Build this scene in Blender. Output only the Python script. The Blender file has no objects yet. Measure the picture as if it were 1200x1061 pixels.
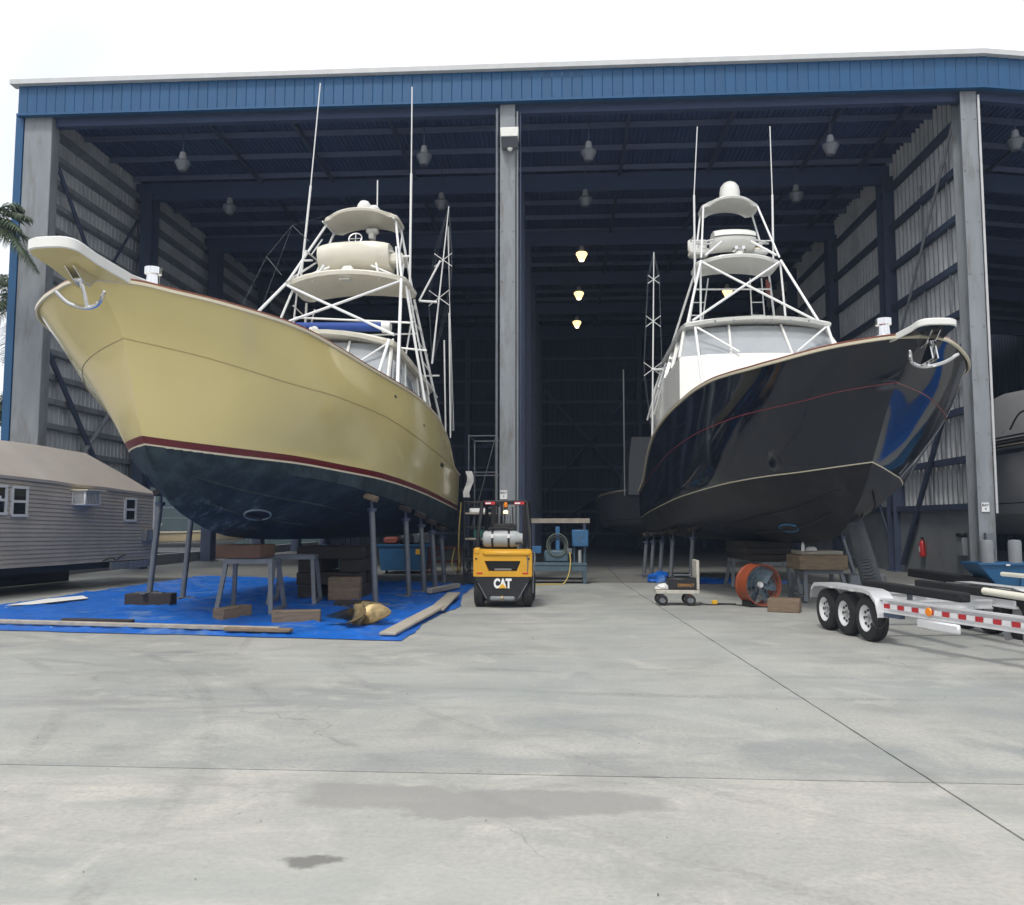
import bpy, bmesh, math, random
from mathutils import Vector, Matrix, noise
random.seed(7)
R = math.radians
PI = math.pi
S = bpy.context.scene
C = S.collection

# ------------------------------------------------------------------ camera
cam = bpy.data.objects.new('camera', bpy.data.cameras.new('camera'))
C.objects.link(cam)
EYE = 1.75
cam.location = (0, 0, EYE)
cam.rotation_euler = (R(90) + math.atan(0.0815), 0, math.atan(0.06 * 0.99669))
cam.data.sensor_width = 36
cam.data.lens = 30
cam.data.clip_end = 2000
S.camera = cam

# ------------------------------------------------------------------ sky and sun (bright overcast)
SUN_EL, SUN_AZ = R(58), R(200)
w = bpy.data.worlds.new("World")
S.world = w
w.use_nodes = True
nt = w.node_tree
nt.nodes.clear()
wo = nt.nodes.new('ShaderNodeOutputWorld')
bg = nt.nodes.new('ShaderNodeBackground')
sky = nt.nodes.new('ShaderNodeTexSky')
sky.sky_type = 'NISHITA'
sky.sun_disc = False
sky.sun_elevation = SUN_EL
sky.sun_rotation = SUN_AZ
sky.dust_density = 6
sky.air_density = 1.2
wtc = nt.nodes.new('ShaderNodeTexCoord')
wn = nt.nodes.new('ShaderNodeTexNoise')
wn.inputs['Scale'].default_value = 2.2
wn.inputs['Detail'].default_value = 5
wr = nt.nodes.new('ShaderNodeValToRGB')
wr.color_ramp.elements[0].position = 0.3
wr.color_ramp.elements[0].color = (6.9, 7.25, 7.8, 1)
wr.color_ramp.elements[1].position = 0.7
wr.color_ramp.elements[1].color = (10.6, 10.7, 10.8, 1)
wm = nt.nodes.new('ShaderNodeMixRGB')
wm.inputs[0].default_value = 0.85
nt.links.new(wtc.outputs['Generated'], wn.inputs['Vector'])
nt.links.new(wn.outputs['Fac'], wr.inputs['Fac'])
nt.links.new(sky.outputs[0], wm.inputs[1])
nt.links.new(wr.outputs[0], wm.inputs[2])
nt.links.new(wm.outputs[0], bg.inputs[0])
bg.inputs[1].default_value = 0.1
nt.links.new(bg.outputs[0], wo.inputs[0])
sun = bpy.data.objects.new('sun', bpy.data.lights.new('sun', 'SUN'))
C.objects.link(sun)
sun.data.energy = 1.5
sun.data.angle = R(10)
sun.data.color = (1, 0.96, 0.9)
sd = Vector((math.sin(SUN_AZ) * math.cos(SUN_EL), math.cos(SUN_AZ) * math.cos(SUN_EL), math.sin(SUN_EL)))
sun.rotation_euler = sd.to_track_quat('Z', 'Y').to_euler()
S.view_settings.view_transform = 'Standard'
S.view_settings.look = 'None'
S.view_settings.gamma = 1
S.view_settings.exposure = 0.46
S.cycles.use_denoising = True
S.cycles.max_bounces = 8

# ------------------------------------------------------------------ materials
def M(name, col, rough=0.5, metal=0.0, var=0.12, vs=3.0, bump=0.0, bs=30.0, coat=0.0, emit=None, es=0.0,
      rnd=0.0, stretch=None, dirt=None, dscale=1.5, dlo=0.5, dhi=0.75, alpha=None, trans=0.0, grime_rough=0.1, spec=None):
    m = bpy.data.materials.new(name)
    m.use_nodes = True
    t = m.node_tree
    L = t.links
    b = t.nodes['Principled BSDF']
    tc = t.nodes.new('ShaderNodeTexCoord')
    mp = t.nodes.new('ShaderNodeMapping')
    L.new(tc.outputs['Object'], mp.inputs[0])
    if stretch: mp.inputs['Scale'].default_value = stretch
    n = t.nodes.new('ShaderNodeTexNoise')
    n.inputs['Scale'].default_value = vs
    n.inputs['Detail'].default_value = 8
    n.inputs['Roughness'].default_value = 0.62
    L.new(mp.outputs[0], n.inputs['Vector'])
    mr = t.nodes.new('ShaderNodeMapRange')
    mr.inputs[1].default_value = 0.25
    mr.inputs[2].default_value = 0.75
    mr.inputs[3].default_value = 1 - var
    mr.inputs[4].default_value = 1 + var
    L.new(n.outputs['Fac'], mr.inputs[0])
    val = mr.outputs[0]
    if rnd:
        oi = t.nodes.new('ShaderNodeObjectInfo')
        m2 = t.nodes.new('ShaderNodeMapRange')
        m2.inputs[3].default_value = 1 - rnd
        m2.inputs[4].default_value = 1 + rnd
        L.new(oi.outputs['Random'], m2.inputs[0])
        mu = t.nodes.new('ShaderNodeMath')
        mu.operation = 'MULTIPLY'
        L.new(val, mu.inputs[0])
        L.new(m2.outputs[0], mu.inputs[1])
        val = mu.outputs[0]
    vm = t.nodes.new('ShaderNodeVectorMath')
    vm.operation = 'SCALE'
    vm.inputs[0].default_value = col
    L.new(val, vm.inputs['Scale'])
    out = vm.outputs[0]
    if dirt:
        n3 = t.nodes.new('ShaderNodeTexNoise')
        n3.inputs['Scale'].default_value = dscale
        n3.inputs['Detail'].default_value = 10
        n3.inputs['Roughness'].default_value = 0.7
        L.new(mp.outputs[0], n3.inputs['Vector'])
        m3 = t.nodes.new('ShaderNodeMapRange')
        m3.inputs[1].default_value = dlo
        m3.inputs[2].default_value = dhi
        L.new(n3.outputs['Fac'], m3.inputs[0])
        mx = t.nodes.new('ShaderNodeMixRGB')
        mx.inputs[2].default_value = (*dirt, 1)
        L.new(m3.outputs[0], mx.inputs[0])
        L.new(out, mx.inputs[1])
        out = mx.outputs[0]
    L.new(out, b.inputs['Base Color'])
    b.inputs['Metallic'].default_value = metal
    r2 = t.nodes.new('ShaderNodeMapRange')
    r2.inputs[1].default_value = 0.3
    r2.inputs[2].default_value = 0.7
    r2.inputs[3].default_value = max(0.02, rough * (1 - grime_rough))
    r2.inputs[4].default_value = min(1, rough * (1 + grime_rough))
    L.new(n.outputs['Fac'], r2.inputs[0])
    L.new(r2.outputs[0], b.inputs['Roughness'])
    if coat:
        b.inputs['Coat Weight'].default_value = coat
        b.inputs['Coat Roughness'].default_value = 0.05
    if spec is not None: b.inputs['Specular IOR Level'].default_value = spec
    if trans: b.inputs['Transmission Weight'].default_value = trans
    if alpha is not None: b.inputs['Alpha'].default_value = alpha
    if emit:
        b.inputs['Emission Color'].default_value = (*emit, 1)
        b.inputs['Emission Strength'].default_value = es
    if bump:
        n2 = t.nodes.new('ShaderNodeTexNoise')
        n2.inputs['Scale'].default_value = bs
        n2.inputs['Detail'].default_value = 6
        L.new(mp.outputs[0], n2.inputs['Vector'])
        bp = t.nodes.new('ShaderNodeBump')
        bp.inputs['Strength'].default_value = bump
        bp.inputs['Distance'].default_value = 0.02
        L.new(n2.outputs['Fac'], bp.inputs['Height'])
        L.new(bp.outputs[0], b.inputs['Normal'])
    return m

# ------------------------------------------------------------------ mesh building
class MB:
    def __init__(s): s.v = []; s.f = []; s.m = []
    def add(s, vs, fs, mi=0):
        o = len(s.v)
        s.v += [tuple(x) for x in vs]
        s.f += [tuple(i + o for i in f) for f in fs]
        s.m += [mi] * len(fs)
        return s
    def box(s, a, b, mi=0, rot=None, piv=None):
        x0, y0, z0 = a; x1, y1, z1 = b
        vs = [Vector(p) for p in ((x0,y0,z0),(x1,y0,z0),(x1,y1,z0),(x0,y1,z0),(x0,y0,z1),(x1,y0,z1),(x1,y1,z1),(x0,y1,z1))]
        if rot is not None:
            pv = Vector(piv) if piv is not None else (Vector(a) + Vector(b)) / 2
            vs = [rot @ (p - pv) + pv for p in vs]
        return s.add(vs, [(0,3,2,1),(4,5,6,7),(0,1,5,4),(1,2,6,5),(2,3,7,6),(3,0,4,7)], mi)
    def cbox(s, a, b, c=0.01, mi=0, rot=None, piv=None):
        """box with chamfered edges"""
        a = Vector(a); b = Vector(b); ce = (a + b) / 2; h = (b - a) / 2
        c = min(c, h.x * .9, h.y * .9, h.z * .9)
        vs = []; idx = {}
        for sx in (-1, 1):
            for sy in (-1, 1):
                for sz in (-1, 1):
                    for ax in range(3):
                        p = Vector((sx * (h.x - c), sy * (h.y - c), sz * (h.z - c)))
                        p[ax] = (sx, sy, sz)[ax] * h[ax]
                        idx[(sx, sy, sz, ax)] = len(vs)
                        vs.append(p)
        fs = []
        for ax in range(3):
            o = [i for i in range(3) if i != ax]
            for sg in (-1, 1):
                q = []
                for (u, v) in ((-1,-1),(1,-1),(1,1),(-1,1)):
                    k = [0,0,0]; k[ax] = sg; k[o[0]] = u; k[o[1]] = v
                    q.append(idx[(*k, ax)])
                fs.append(q)
        for ax in range(3):
            o = [i for i in range(3) if i != ax]
            for u in (-1, 1):
                for v in (-1, 1):
                    k1 = [0,0,0]; k1[o[0]] = u; k1[o[1]] = v; k2 = list(k1)
                    k1[ax] = -1; k2[ax] = 1
                    fs.append([idx[(*k1, o[0])], idx[(*k2, o[0])], idx[(*k2, o[1])], idx[(*k1, o[1])]])
        for sx in (-1, 1):
            for sy in (-1, 1):
                for sz in (-1, 1):
                    fs.append([idx[(sx, sy, sz, 0)], idx[(sx, sy, sz, 1)], idx[(sx, sy, sz, 2)]])
        if rot is not None:
            pv = (Vector(piv) - ce) if piv is not None else Vector((0,0,0))
            vs = [rot @ (p - pv) + pv for p in vs]
        return s.add([p + ce for p in vs], fs, mi)
    def tube(s, p, q, r, n=8, r2=None, mi=0, caps=True):
        p = Vector(p); q = Vector(q); d = (q - p)
        if d.length < 1e-6: return s
        d.normalize()
        u = d.orthogonal().normalized(); v = d.cross(u)
        r2 = r if r2 is None else r2
        vs = []
        for i in range(n):
            a = 2 * PI * i / n
            e = u * math.cos(a) + v * math.sin(a)
            vs.append(p + e * r); vs.append(q + e * r2)
        fs = [(2*i, 2*((i+1) % n), 2*((i+1) % n)+1, 2*i+1) for i in range(n)]
        if caps: fs += [tuple(2*i for i in reversed(range(n))), tuple(2*i+1 for i in range(n))]
        return s.add(vs, fs, mi)
    def path(s, pts, r, n=8, mi=0, closed=False):
        pts = [Vector(p) for p in pts]; N = len(pts)
        rr = r if isinstance(r, (list, tuple)) else [r] * N
        vs = []; u = None
        for i in range(N):
            if closed: d = pts[(i+1) % N] - pts[i-1]
            else: d = pts[min(i+1, N-1)] - pts[max(i-1, 0)]
            d.normalize()
            if u is None: u = d.orthogonal().normalized()
            u = (u - d * u.dot(d)).normalized()
            v = d.cross(u)
            for k in range(n):
                a = 2 * PI * k / n
                vs.append(pts[i] + (u * math.cos(a) + v * math.sin(a)) * rr[i])
        fs = []
        for i in range(N if closed else N - 1):
            j = (i + 1) % N
            for k in range(n):
                l = (k + 1) % n
                fs.append((i*n+k, i*n+l, j*n+l, j*n+k))
        if not closed: fs += [tuple(reversed(range(n))), tuple(range((N-1)*n, N*n))]
        return s.add(vs, fs, mi)
    def lathe(s, prof, n=20, origin=(0,0,0), axis='Z', mi=0, mat=None):
        """prof: list of (r, h)"""
        vs = []
        for (r, h) in prof:
            for k in range(n):
                a = 2 * PI * k / n
                x, y = r * math.cos(a), r * math.sin(a)
                p = {'Z': (x, y, h), 'Y': (x, h, y), 'X': (h, x, y)}[axis]
                p = Vector(p)
                if mat is not None: p = mat @ p
                vs.append(p + Vector(origin))
        fs = []
        for i in range(len(prof) - 1):
            for k in range(n):
                l = (k + 1) % n
                fs.append((i*n+k, i*n+l, (i+1)*n+l, (i+1)*n+k))
        if prof[0] != prof[-1]:
            if prof[0][0] > 1e-5: fs.append(tuple(reversed(range(n))))
            if prof[-1][0] > 1e-5: fs.append(tuple(range((len(prof)-1)*n, len(prof)*n)))
        return s.add(vs, fs, mi)
    def prism(s, poly, d0, d1, axis='Y', mi=0):
        """poly: 2D points; extruded along axis from d0 to d1"""
        def P3(p, d): return {'Y': (p[0], d, p[1]), 'X': (d, p[0], p[1]), 'Z': (p[0], p[1], d)}[axis]
        n = len(poly)
        vs = [P3(p, d0) for p in poly] + [P3(p, d1) for p in poly]
        fs = [tuple(range(n)), tuple(reversed(range(n, 2*n)))] + [(i, i+n, (i+1) % n + n, (i+1) % n) for i in range(n)]
        return s.add(vs, fs, mi)
    def grid(s, rows, mi=0, flip=False, closed=False):
        n = len(rows[0]); vs = [p for r in rows for p in r]; fs = []
        for i in range(len(rows) - 1):
            for k in range(n if closed else n - 1):
                l = (k + 1) % n
                q = (i*n+k, i*n+l, (i+1)*n+l, (i+1)*n+k)
                fs.append(q[::-1] if flip else q)
        m_ = mi if isinstance(mi, list) else None
        if m_ is None: return s.add(vs, fs, mi)
        o = len(s.f)
        s.add(vs, fs, 0)
        nk = n if closed else n - 1
        for i in range(len(rows) - 1):
            for k in range(nk): s.m[o + i * nk + k] = m_[k]
        return s
    def mesh(s, name, mats, ang=38, weld=False, recalc=True):
        me = bpy.data.meshes.new(name)
        me.from_pydata([tuple(p) for p in s.v], [], s.f)
        for m in (mats if isinstance(mats, (list, tuple)) else [mats]): me.materials.append(m)
        me.polygons.foreach_set('material_index', s.m)
        if recalc or weld:
            bm = bmesh.new(); bm.from_mesh(me)
            if weld: bmesh.ops.remove_doubles(bm, verts=bm.verts, dist=0.0008)
            if recalc: bmesh.ops.recalc_face_normals(bm, faces=bm.faces)
            bm.to_mesh(me); bm.free()
        me.shade_smooth()
        me.set_sharp_from_angle(angle=R(ang))
        return me
    def build(s, name, mats, parent=None, ang=38, weld=False, recalc=True):
        o = bpy.data.objects.new(name, s.mesh(name, mats, ang, weld, recalc))
        C.objects.link(o)
        if parent is not None: o.parent = parent
        return o

def thing(name, label, cat, loc=(0,0,0), rz=0.0, group=None):
    o = bpy.data.objects.new(name, None)
    C.objects.link(o)
    o.location = loc
    o.rotation_euler = (0, 0, rz)
    o.empty_display_size = 0.2
    return tag(o, label, cat, group)
def tag(o, label, cat, group=None):
    o['label'] = label; o['category'] = cat; o['kind'] = 'thing'
    if group: o['group'] = group
    return o
def struct(o, kind='structure'):
    o['kind'] = kind
    return o
def copy_tree(o, parent=None):
    c = o.copy(); C.objects.link(c)
    if parent is not None: c.parent = parent
    for ch in [x for x in S.objects if x.parent == o]: copy_tree(ch, c)
    return c
def kids(o): return [x for x in o.children]
def inst(name, me, parent, loc=(0,0,0), rz=0.0):
    o = bpy.data.objects.new(name, me); C.objects.link(o)
    o.parent = parent; o.location = loc; o.rotation_euler = (0, 0, rz)
    return o
def text(s_, size, mat, parent, loc, rot, name='lettering', ext=0.002, bold=0.0, sx=1.0):
    cu = bpy.data.curves.new(name, 'FONT')
    cu.body = s_; cu.size = size; cu.extrude = ext; cu.offset = bold
    cu.align_x = 'CENTER'; cu.align_y = 'CENTER'
    cu.materials.append(mat)
    tmp = bpy.data.objects.new(name, cu); C.objects.link(tmp)
    bpy.context.view_layer.update()
    me = bpy.data.meshes.new_from_object(tmp.evaluated_get(bpy.context.evaluated_depsgraph_get()))
    bpy.data.objects.remove(tmp); bpy.data.curves.remove(cu)
    me.materials.clear(); me.materials.append(mat)
    o = bpy.data.objects.new(name, me); C.objects.link(o)
    o.parent = parent; o.location = loc; o.rotation_euler = rot; o.scale = (sx, 1, 1)
    return o
def pipe(name, p, q, r, mat, parent, n=8): return MB().tube(p, q, r, n).build(name, mat, parent)
def bend(pts, k=4):
    """Catmull-Rom through points"""
    pts = [Vector(p) for p in pts]; out = []
    for i in range(len(pts) - 1):
        p0 = pts[max(i-1, 0)]; p1 = pts[i]; p2 = pts[i+1]; p3 = pts[min(i+2, len(pts)-1)]
        for j in range(k):
            t = j / k
            out.append(0.5 * ((2*p1) + (p2-p0)*t + (2*p0-5*p1+4*p2-p3)*t*t + (3*p1-p0-3*p2+p3)*t**3))
    out.append(pts[-1])
    return out

# material library
m_yellow = M('cream yellow gel coat', (0.71, 0.595, 0.265), 0.18, var=0.04, vs=0.8, coat=0.5, dirt=(0.63,0.525,0.23), dscale=0.7, dlo=0.52, dhi=0.95)
m_black = M('black gel coat', (0.008, 0.011, 0.020), 0.07, var=0.2, vs=2, coat=0.0, spec=0.5)
m_redband = M('dark red boot stripe', (0.12, 0.012, 0.016), 0.3, var=0.1)
m_cream = M('cream paint', (0.62, 0.56, 0.42), 0.35, var=0.05)
m_white = M('white gel coat', (0.72, 0.72, 0.69), 0.25, var=0.04, vs=1.5, coat=0.3, dirt=(0.5,0.49,0.45), dscale=1.2, dlo=0.55, dhi=0.95)
m_offwhite = M('off white gel coat', (0.70, 0.67, 0.58), 0.3, var=0.05, vs=1.5, coat=0.3, dirt=(0.45,0.42,0.34), dscale=1.1, dlo=0.55, dhi=0.95)
m_pipe = M('white painted aluminium pipe', (0.70, 0.71, 0.71), 0.3, var=0.05)
m_teak = M('varnished teak', (0.22, 0.055, 0.025), 0.25, var=0.25, vs=6, stretch=(1,1,8), coat=0.5)
m_bluebot = M('worn dark blue antifouling', (0.016, 0.028, 0.037), 0.7, spec=0.25, var=0.4, vs=1.6, bump=0.25, bs=25, dirt=(0.045,0.066,0.078), dscale=1.6, dlo=0.46, dhi=0.70)
def scuffs(m, col, zlo, zhi, alo, ahi, scale, lo, hi):
    t = m.node_tree; L = t.links; b = t.nodes['Principled BSDF']; src = b.inputs['Base Color'].links[0].from_socket
    tc = t.nodes.new('ShaderNodeTexCoord'); sp = t.nodes.new('ShaderNodeSeparateXYZ'); L.new(tc.outputs['Object'], sp.inputs[0])
    n = t.nodes.new('ShaderNodeTexNoise'); n.inputs['Scale'].default_value = scale; n.inputs['Detail'].default_value = 9; n.inputs['Roughness'].default_value = 0.7
    L.new(tc.outputs['Object'], n.inputs['Vector'])
    def mr(s, a, b_, c=0.0, d=1.0):
        r = t.nodes.new('ShaderNodeMapRange')
        for i, x in enumerate((a, b_, c, d)): r.inputs[i+1].default_value = x
        L.new(s, r.inputs[0]); return r.outputs[0]
    def mul(a, b_):
        x = t.nodes.new('ShaderNodeMath'); x.operation = 'MULTIPLY'; L.new(a, x.inputs[0]); L.new(b_, x.inputs[1]); return x.outputs[0]
    f = mul(mul(mr(n.outputs['Fac'], lo, hi), mr(sp.outputs[2], zhi, zlo)), mr(sp.outputs[1], ahi, alo))
    mx = t.nodes.new('ShaderNodeMixRGB'); mx.inputs[2].default_value = (*col, 1)
    L.new(f, mx.inputs[0]); L.new(src, mx.inputs[1]); L.new(mx.outputs[0], b.inputs['Base Color'])
scuffs(m_bluebot, (0.20, 0.25, 0.28), 1.7, 2.3, 3.0, 5.2, 3.2, 0.54, 0.72)
m_blackbot = M('worn black antifouling', (0.012, 0.012, 0.015), 0.5, spec=0.3, var=0.35, vs=1.6, bump=0.2, bs=25, dirt=(0.032,0.030,0.031), dscale=1.8, dlo=0.5, dhi=0.8)
m_pinkline = M('red pinstripe', (0.17, 0.012, 0.02), 0.35, var=0.05)
m_chrome = M('polished steel', (0.75, 0.75, 0.76), 0.12, metal=1, var=0.05)
m_galv = M('galvanised steel', (0.15, 0.165, 0.185), 0.55, metal=0.4, var=0.22, vs=5, dirt=(0.16,0.11,0.08), dscale=2.5, dlo=0.62, dhi=0.85)
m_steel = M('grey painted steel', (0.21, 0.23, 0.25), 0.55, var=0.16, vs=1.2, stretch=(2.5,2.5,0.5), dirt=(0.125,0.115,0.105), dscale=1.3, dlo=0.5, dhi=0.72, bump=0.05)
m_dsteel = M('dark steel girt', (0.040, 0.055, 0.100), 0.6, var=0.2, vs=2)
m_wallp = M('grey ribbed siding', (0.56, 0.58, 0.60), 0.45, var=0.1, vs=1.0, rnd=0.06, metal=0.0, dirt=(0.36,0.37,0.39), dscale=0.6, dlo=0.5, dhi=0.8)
m_panshade = M('wall pan with painted shade', (0.070, 0.085, 0.120), 0.6, var=0.15, rnd=0.08)  # siding flats painted dark so the ribs seem to catch the light
m_wallpale = M('pale siding', (0.52, 0.55, 0.58), 0.6, var=0.12, vs=0.9, rnd=0.06, dirt=(0.36,0.38,0.40), dscale=0.8, dlo=0.5, dhi=0.8)
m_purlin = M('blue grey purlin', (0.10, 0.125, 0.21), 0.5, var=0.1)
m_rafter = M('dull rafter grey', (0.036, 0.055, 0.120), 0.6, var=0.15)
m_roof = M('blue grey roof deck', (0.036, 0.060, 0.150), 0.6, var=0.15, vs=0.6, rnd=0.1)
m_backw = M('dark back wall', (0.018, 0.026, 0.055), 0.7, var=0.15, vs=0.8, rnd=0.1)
m_fascia = M('blue metal fascia', (0.004, 0.068, 0.178), 0.45, var=0.12, vs=1.0, rnd=0.07, dirt=(0.008,0.076,0.18), dscale=0.5, dlo=0.45, dhi=0.8)
m_trim = M('pale grey gutter', (0.5, 0.51, 0.52), 0.5, var=0.1)
m_block = M('painted block wall', (0.20, 0.215, 0.23), 0.7, var=0.1, vs=0.8, bump=0.15, bs=40, dirt=(0.13,0.14,0.15), dscale=0.7)
m_glass = M('tinted glass', (0.16, 0.18, 0.20), 0.05, var=0.05, spec=0.8, coat=0.6)
m_vinyl = M('clear vinyl pane', (0.30, 0.32, 0.34), 0.08, var=0.10, vs=2, coat=0.7, spec=0.8)
m_rubber = M('black rubber', (0.012, 0.012, 0.013), 0.75, var=0.3, vs=8, bump=0.15)
m_dark = M('black enamel', (0.012, 0.012, 0.014), 0.4, var=0.2, dirt=(0.05,0.045,0.04), dscale=4, dlo=0.6, dhi=0.8)
m_catyel = M('forklift yellow paint', (0.60, 0.31, 0.014), 0.38, var=0.1, vs=2, dirt=(0.30,0.16,0.03), dscale=3, dlo=0.58, dhi=0.85)
m_tank = M('white gas cylinder paint', (0.33, 0.35, 0.355), 0.4, var=0.1, vs=4, dirt=(0.3,0.3,0.29), dscale=4, dlo=0.55, dhi=0.8)
m_alu = M('bright aluminium', (0.74, 0.75, 0.77), 0.36, metal=0.45, var=0.08, vs=4)
m_rim = M('white wheel rim', (0.60, 0.61, 0.62), 0.35, var=0.05)
m_redtape = M('red reflective tape', (0.38, 0.02, 0.025), 0.35, var=0.15, vs=20)
m_wtape = M('white reflective tape', (0.62, 0.62, 0.64), 0.35, var=0.06, vs=20)
m_orange = M('orange paint', (0.24, 0.050, 0.016), 0.45, var=0.15, vs=4, dirt=(0.22,0.07,0.03), dscale=3, dlo=0.55, dhi=0.8)
m_amber = M('amber lens', (0.75, 0.22, 0.01), 0.15, var=0.05)
m_redlens = M('red lens', (0.5, 0.02, 0.02), 0.2, var=0.05)
m_wood = M('weathered timber', (0.20, 0.145, 0.095), 0.8, var=0.35, vs=4, stretch=(1,1,6), bump=0.35, bs=25, rnd=0.15, dirt=(0.07,0.055,0.045), dscale=3, dlo=0.52, dhi=0.75)
m_dwood = M('dark soaked timber', (0.032, 0.026, 0.024), 0.85, var=0.4, vs=5, stretch=(1,1,5), bump=0.4, bs=25, rnd=0.15)
m_plank = M('grey scaffold plank', (0.34, 0.31, 0.26), 0.8, var=0.25, vs=5, stretch=(1,4,1), bump=0.3, bs=30, rnd=0.1)
m_bronze = M('dull bronze', (0.34, 0.26, 0.14), 0.48, metal=0.75, var=0.35, vs=5, dirt=(0.12,0.10,0.06), dscale=4, dlo=0.5, dhi=0.7)
m_tarp = M('blue tarpaulin', (0.005, 0.115, 0.50), 0.42, var=0.22, vs=1.6, bump=0.5, bs=9, dirt=(0.03,0.13,0.42), dscale=2.2, dlo=0.48, dhi=0.78)
scuffs(m_tarp, (0.16, 0.26, 0.45), 1, 2, 100, 200, 1.1, 0.55, 0.72)
scuffs(m_tarp, (0.42, 0.48, 0.55), 1, 2, 100, 200, 9.0, 0.655, 0.69)
m_bluep = M('blue machine paint', (0.03, 0.12, 0.26), 0.5, var=0.2, vs=3, dirt=(0.03,0.05,0.08), dscale=2.5, dlo=0.55, dhi=0.8)
m_grbl = M('grey blue machine paint', (0.07, 0.115, 0.15), 0.5, var=0.2, vs=3, dirt=(0.03,0.04,0.05), dscale=2.5, dlo=0.52, dhi=0.8)
m_dump = M('blue skip paint', (0.010, 0.085, 0.20), 0.5, var=0.2, vs=2, dirt=(0.03,0.06,0.08), dscale=2.0, dlo=0.55, dhi=0.85)
m_teal = M('teal paint', (0.06, 0.28, 0.25), 0.5, var=0.2)
m_paper = M('white placard', (0.72, 0.73, 0.74), 0.5, var=0.04)
m_ink = M('black print', (0.02, 0.02, 0.02), 0.6, var=0.1)
m_whitep = M('white print', (0.8, 0.8, 0.8), 0.5, var=0.03)
m_yelp = M('yellow print', (0.75, 0.42, 0.02), 0.5, var=0.03)
m_rope = M('yellow hose', (0.52, 0.40, 0.10), 0.6, var=0.2, vs=8)
m_pvc = M('white plastic tube', (0.72, 0.70, 0.60), 0.4, var=0.05)
m_cloth = M('white cloth', (0.68, 0.68, 0.67), 0.9, var=0.12, vs=9, bump=0.4, bs=12)
m_bluecov = M('royal blue canvas', (0.010, 0.05, 0.25), 0.7, var=0.15, vs=6, bump=0.2)
m_duct = M('ribbed grey duct', (0.06, 0.065, 0.072), 0.5, var=0.2, vs=8)
m_carpet = M('black bunk carpet', (0.012, 0.012, 0.014), 0.95, var=0.3, vs=12, bump=0.3)
m_siding = M('dirty pale siding', (0.41, 0.37, 0.325), 0.6, var=0.10, vs=1.3, rnd=0.05, stretch=(1,1,1), dirt=(0.27,0.25,0.235), dscale=0.9, dlo=0.45, dhi=0.8)
m_roofcov = M('dusty sheet roof', (0.34, 0.31, 0.285), 0.75, var=0.14, vs=0.9, bump=0.15, bs=6, dirt=(0.33,0.28,0.24), dscale=0.8, dlo=0.45, dhi=0.85)
m_winframe = M('white window frame', (0.62, 0.62, 0.61), 0.45, var=0.05)
m_darkglass = M('dark window glass', (0.02, 0.022, 0.025), 0.06, var=0.2, spec=0.7)
m_red = M('red enamel', (0.42, 0.02, 0.02), 0.3, var=0.08)
m_leaf = M('palm leaf', (0.085, 0.12, 0.065), 0.5, var=0.35, vs=2, rnd=0.2)
m_trunk = M('palm bark', (0.16, 0.13, 0.10), 0.9, var=0.3, vs=6, bump=0.5, bs=14)
m_rustred = M('rusty red paint', (0.18, 0.045, 0.03), 0.7, var=0.3, vs=5)
m_asphalt = M('asphalt', (0.055, 0.057, 0.06), 0.9, var=0.2, vs=3, bump=0.2, bs=60)
m_lampoff = M('frosted lamp bowl', (0.11, 0.12, 0.14), 0.35, var=0.05)
m_lampon = M('lit lamp bowl', (0.8, 0.7, 0.45), 0.4, var=0.02, emit=(1.0, 0.72, 0.32), es=1.5)
m_bulb = M('glowing lamp core', (1, 0.9, 0.7), 0.4, var=0.0, emit=(1.0, 0.88, 0.6), es=9.0)
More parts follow.
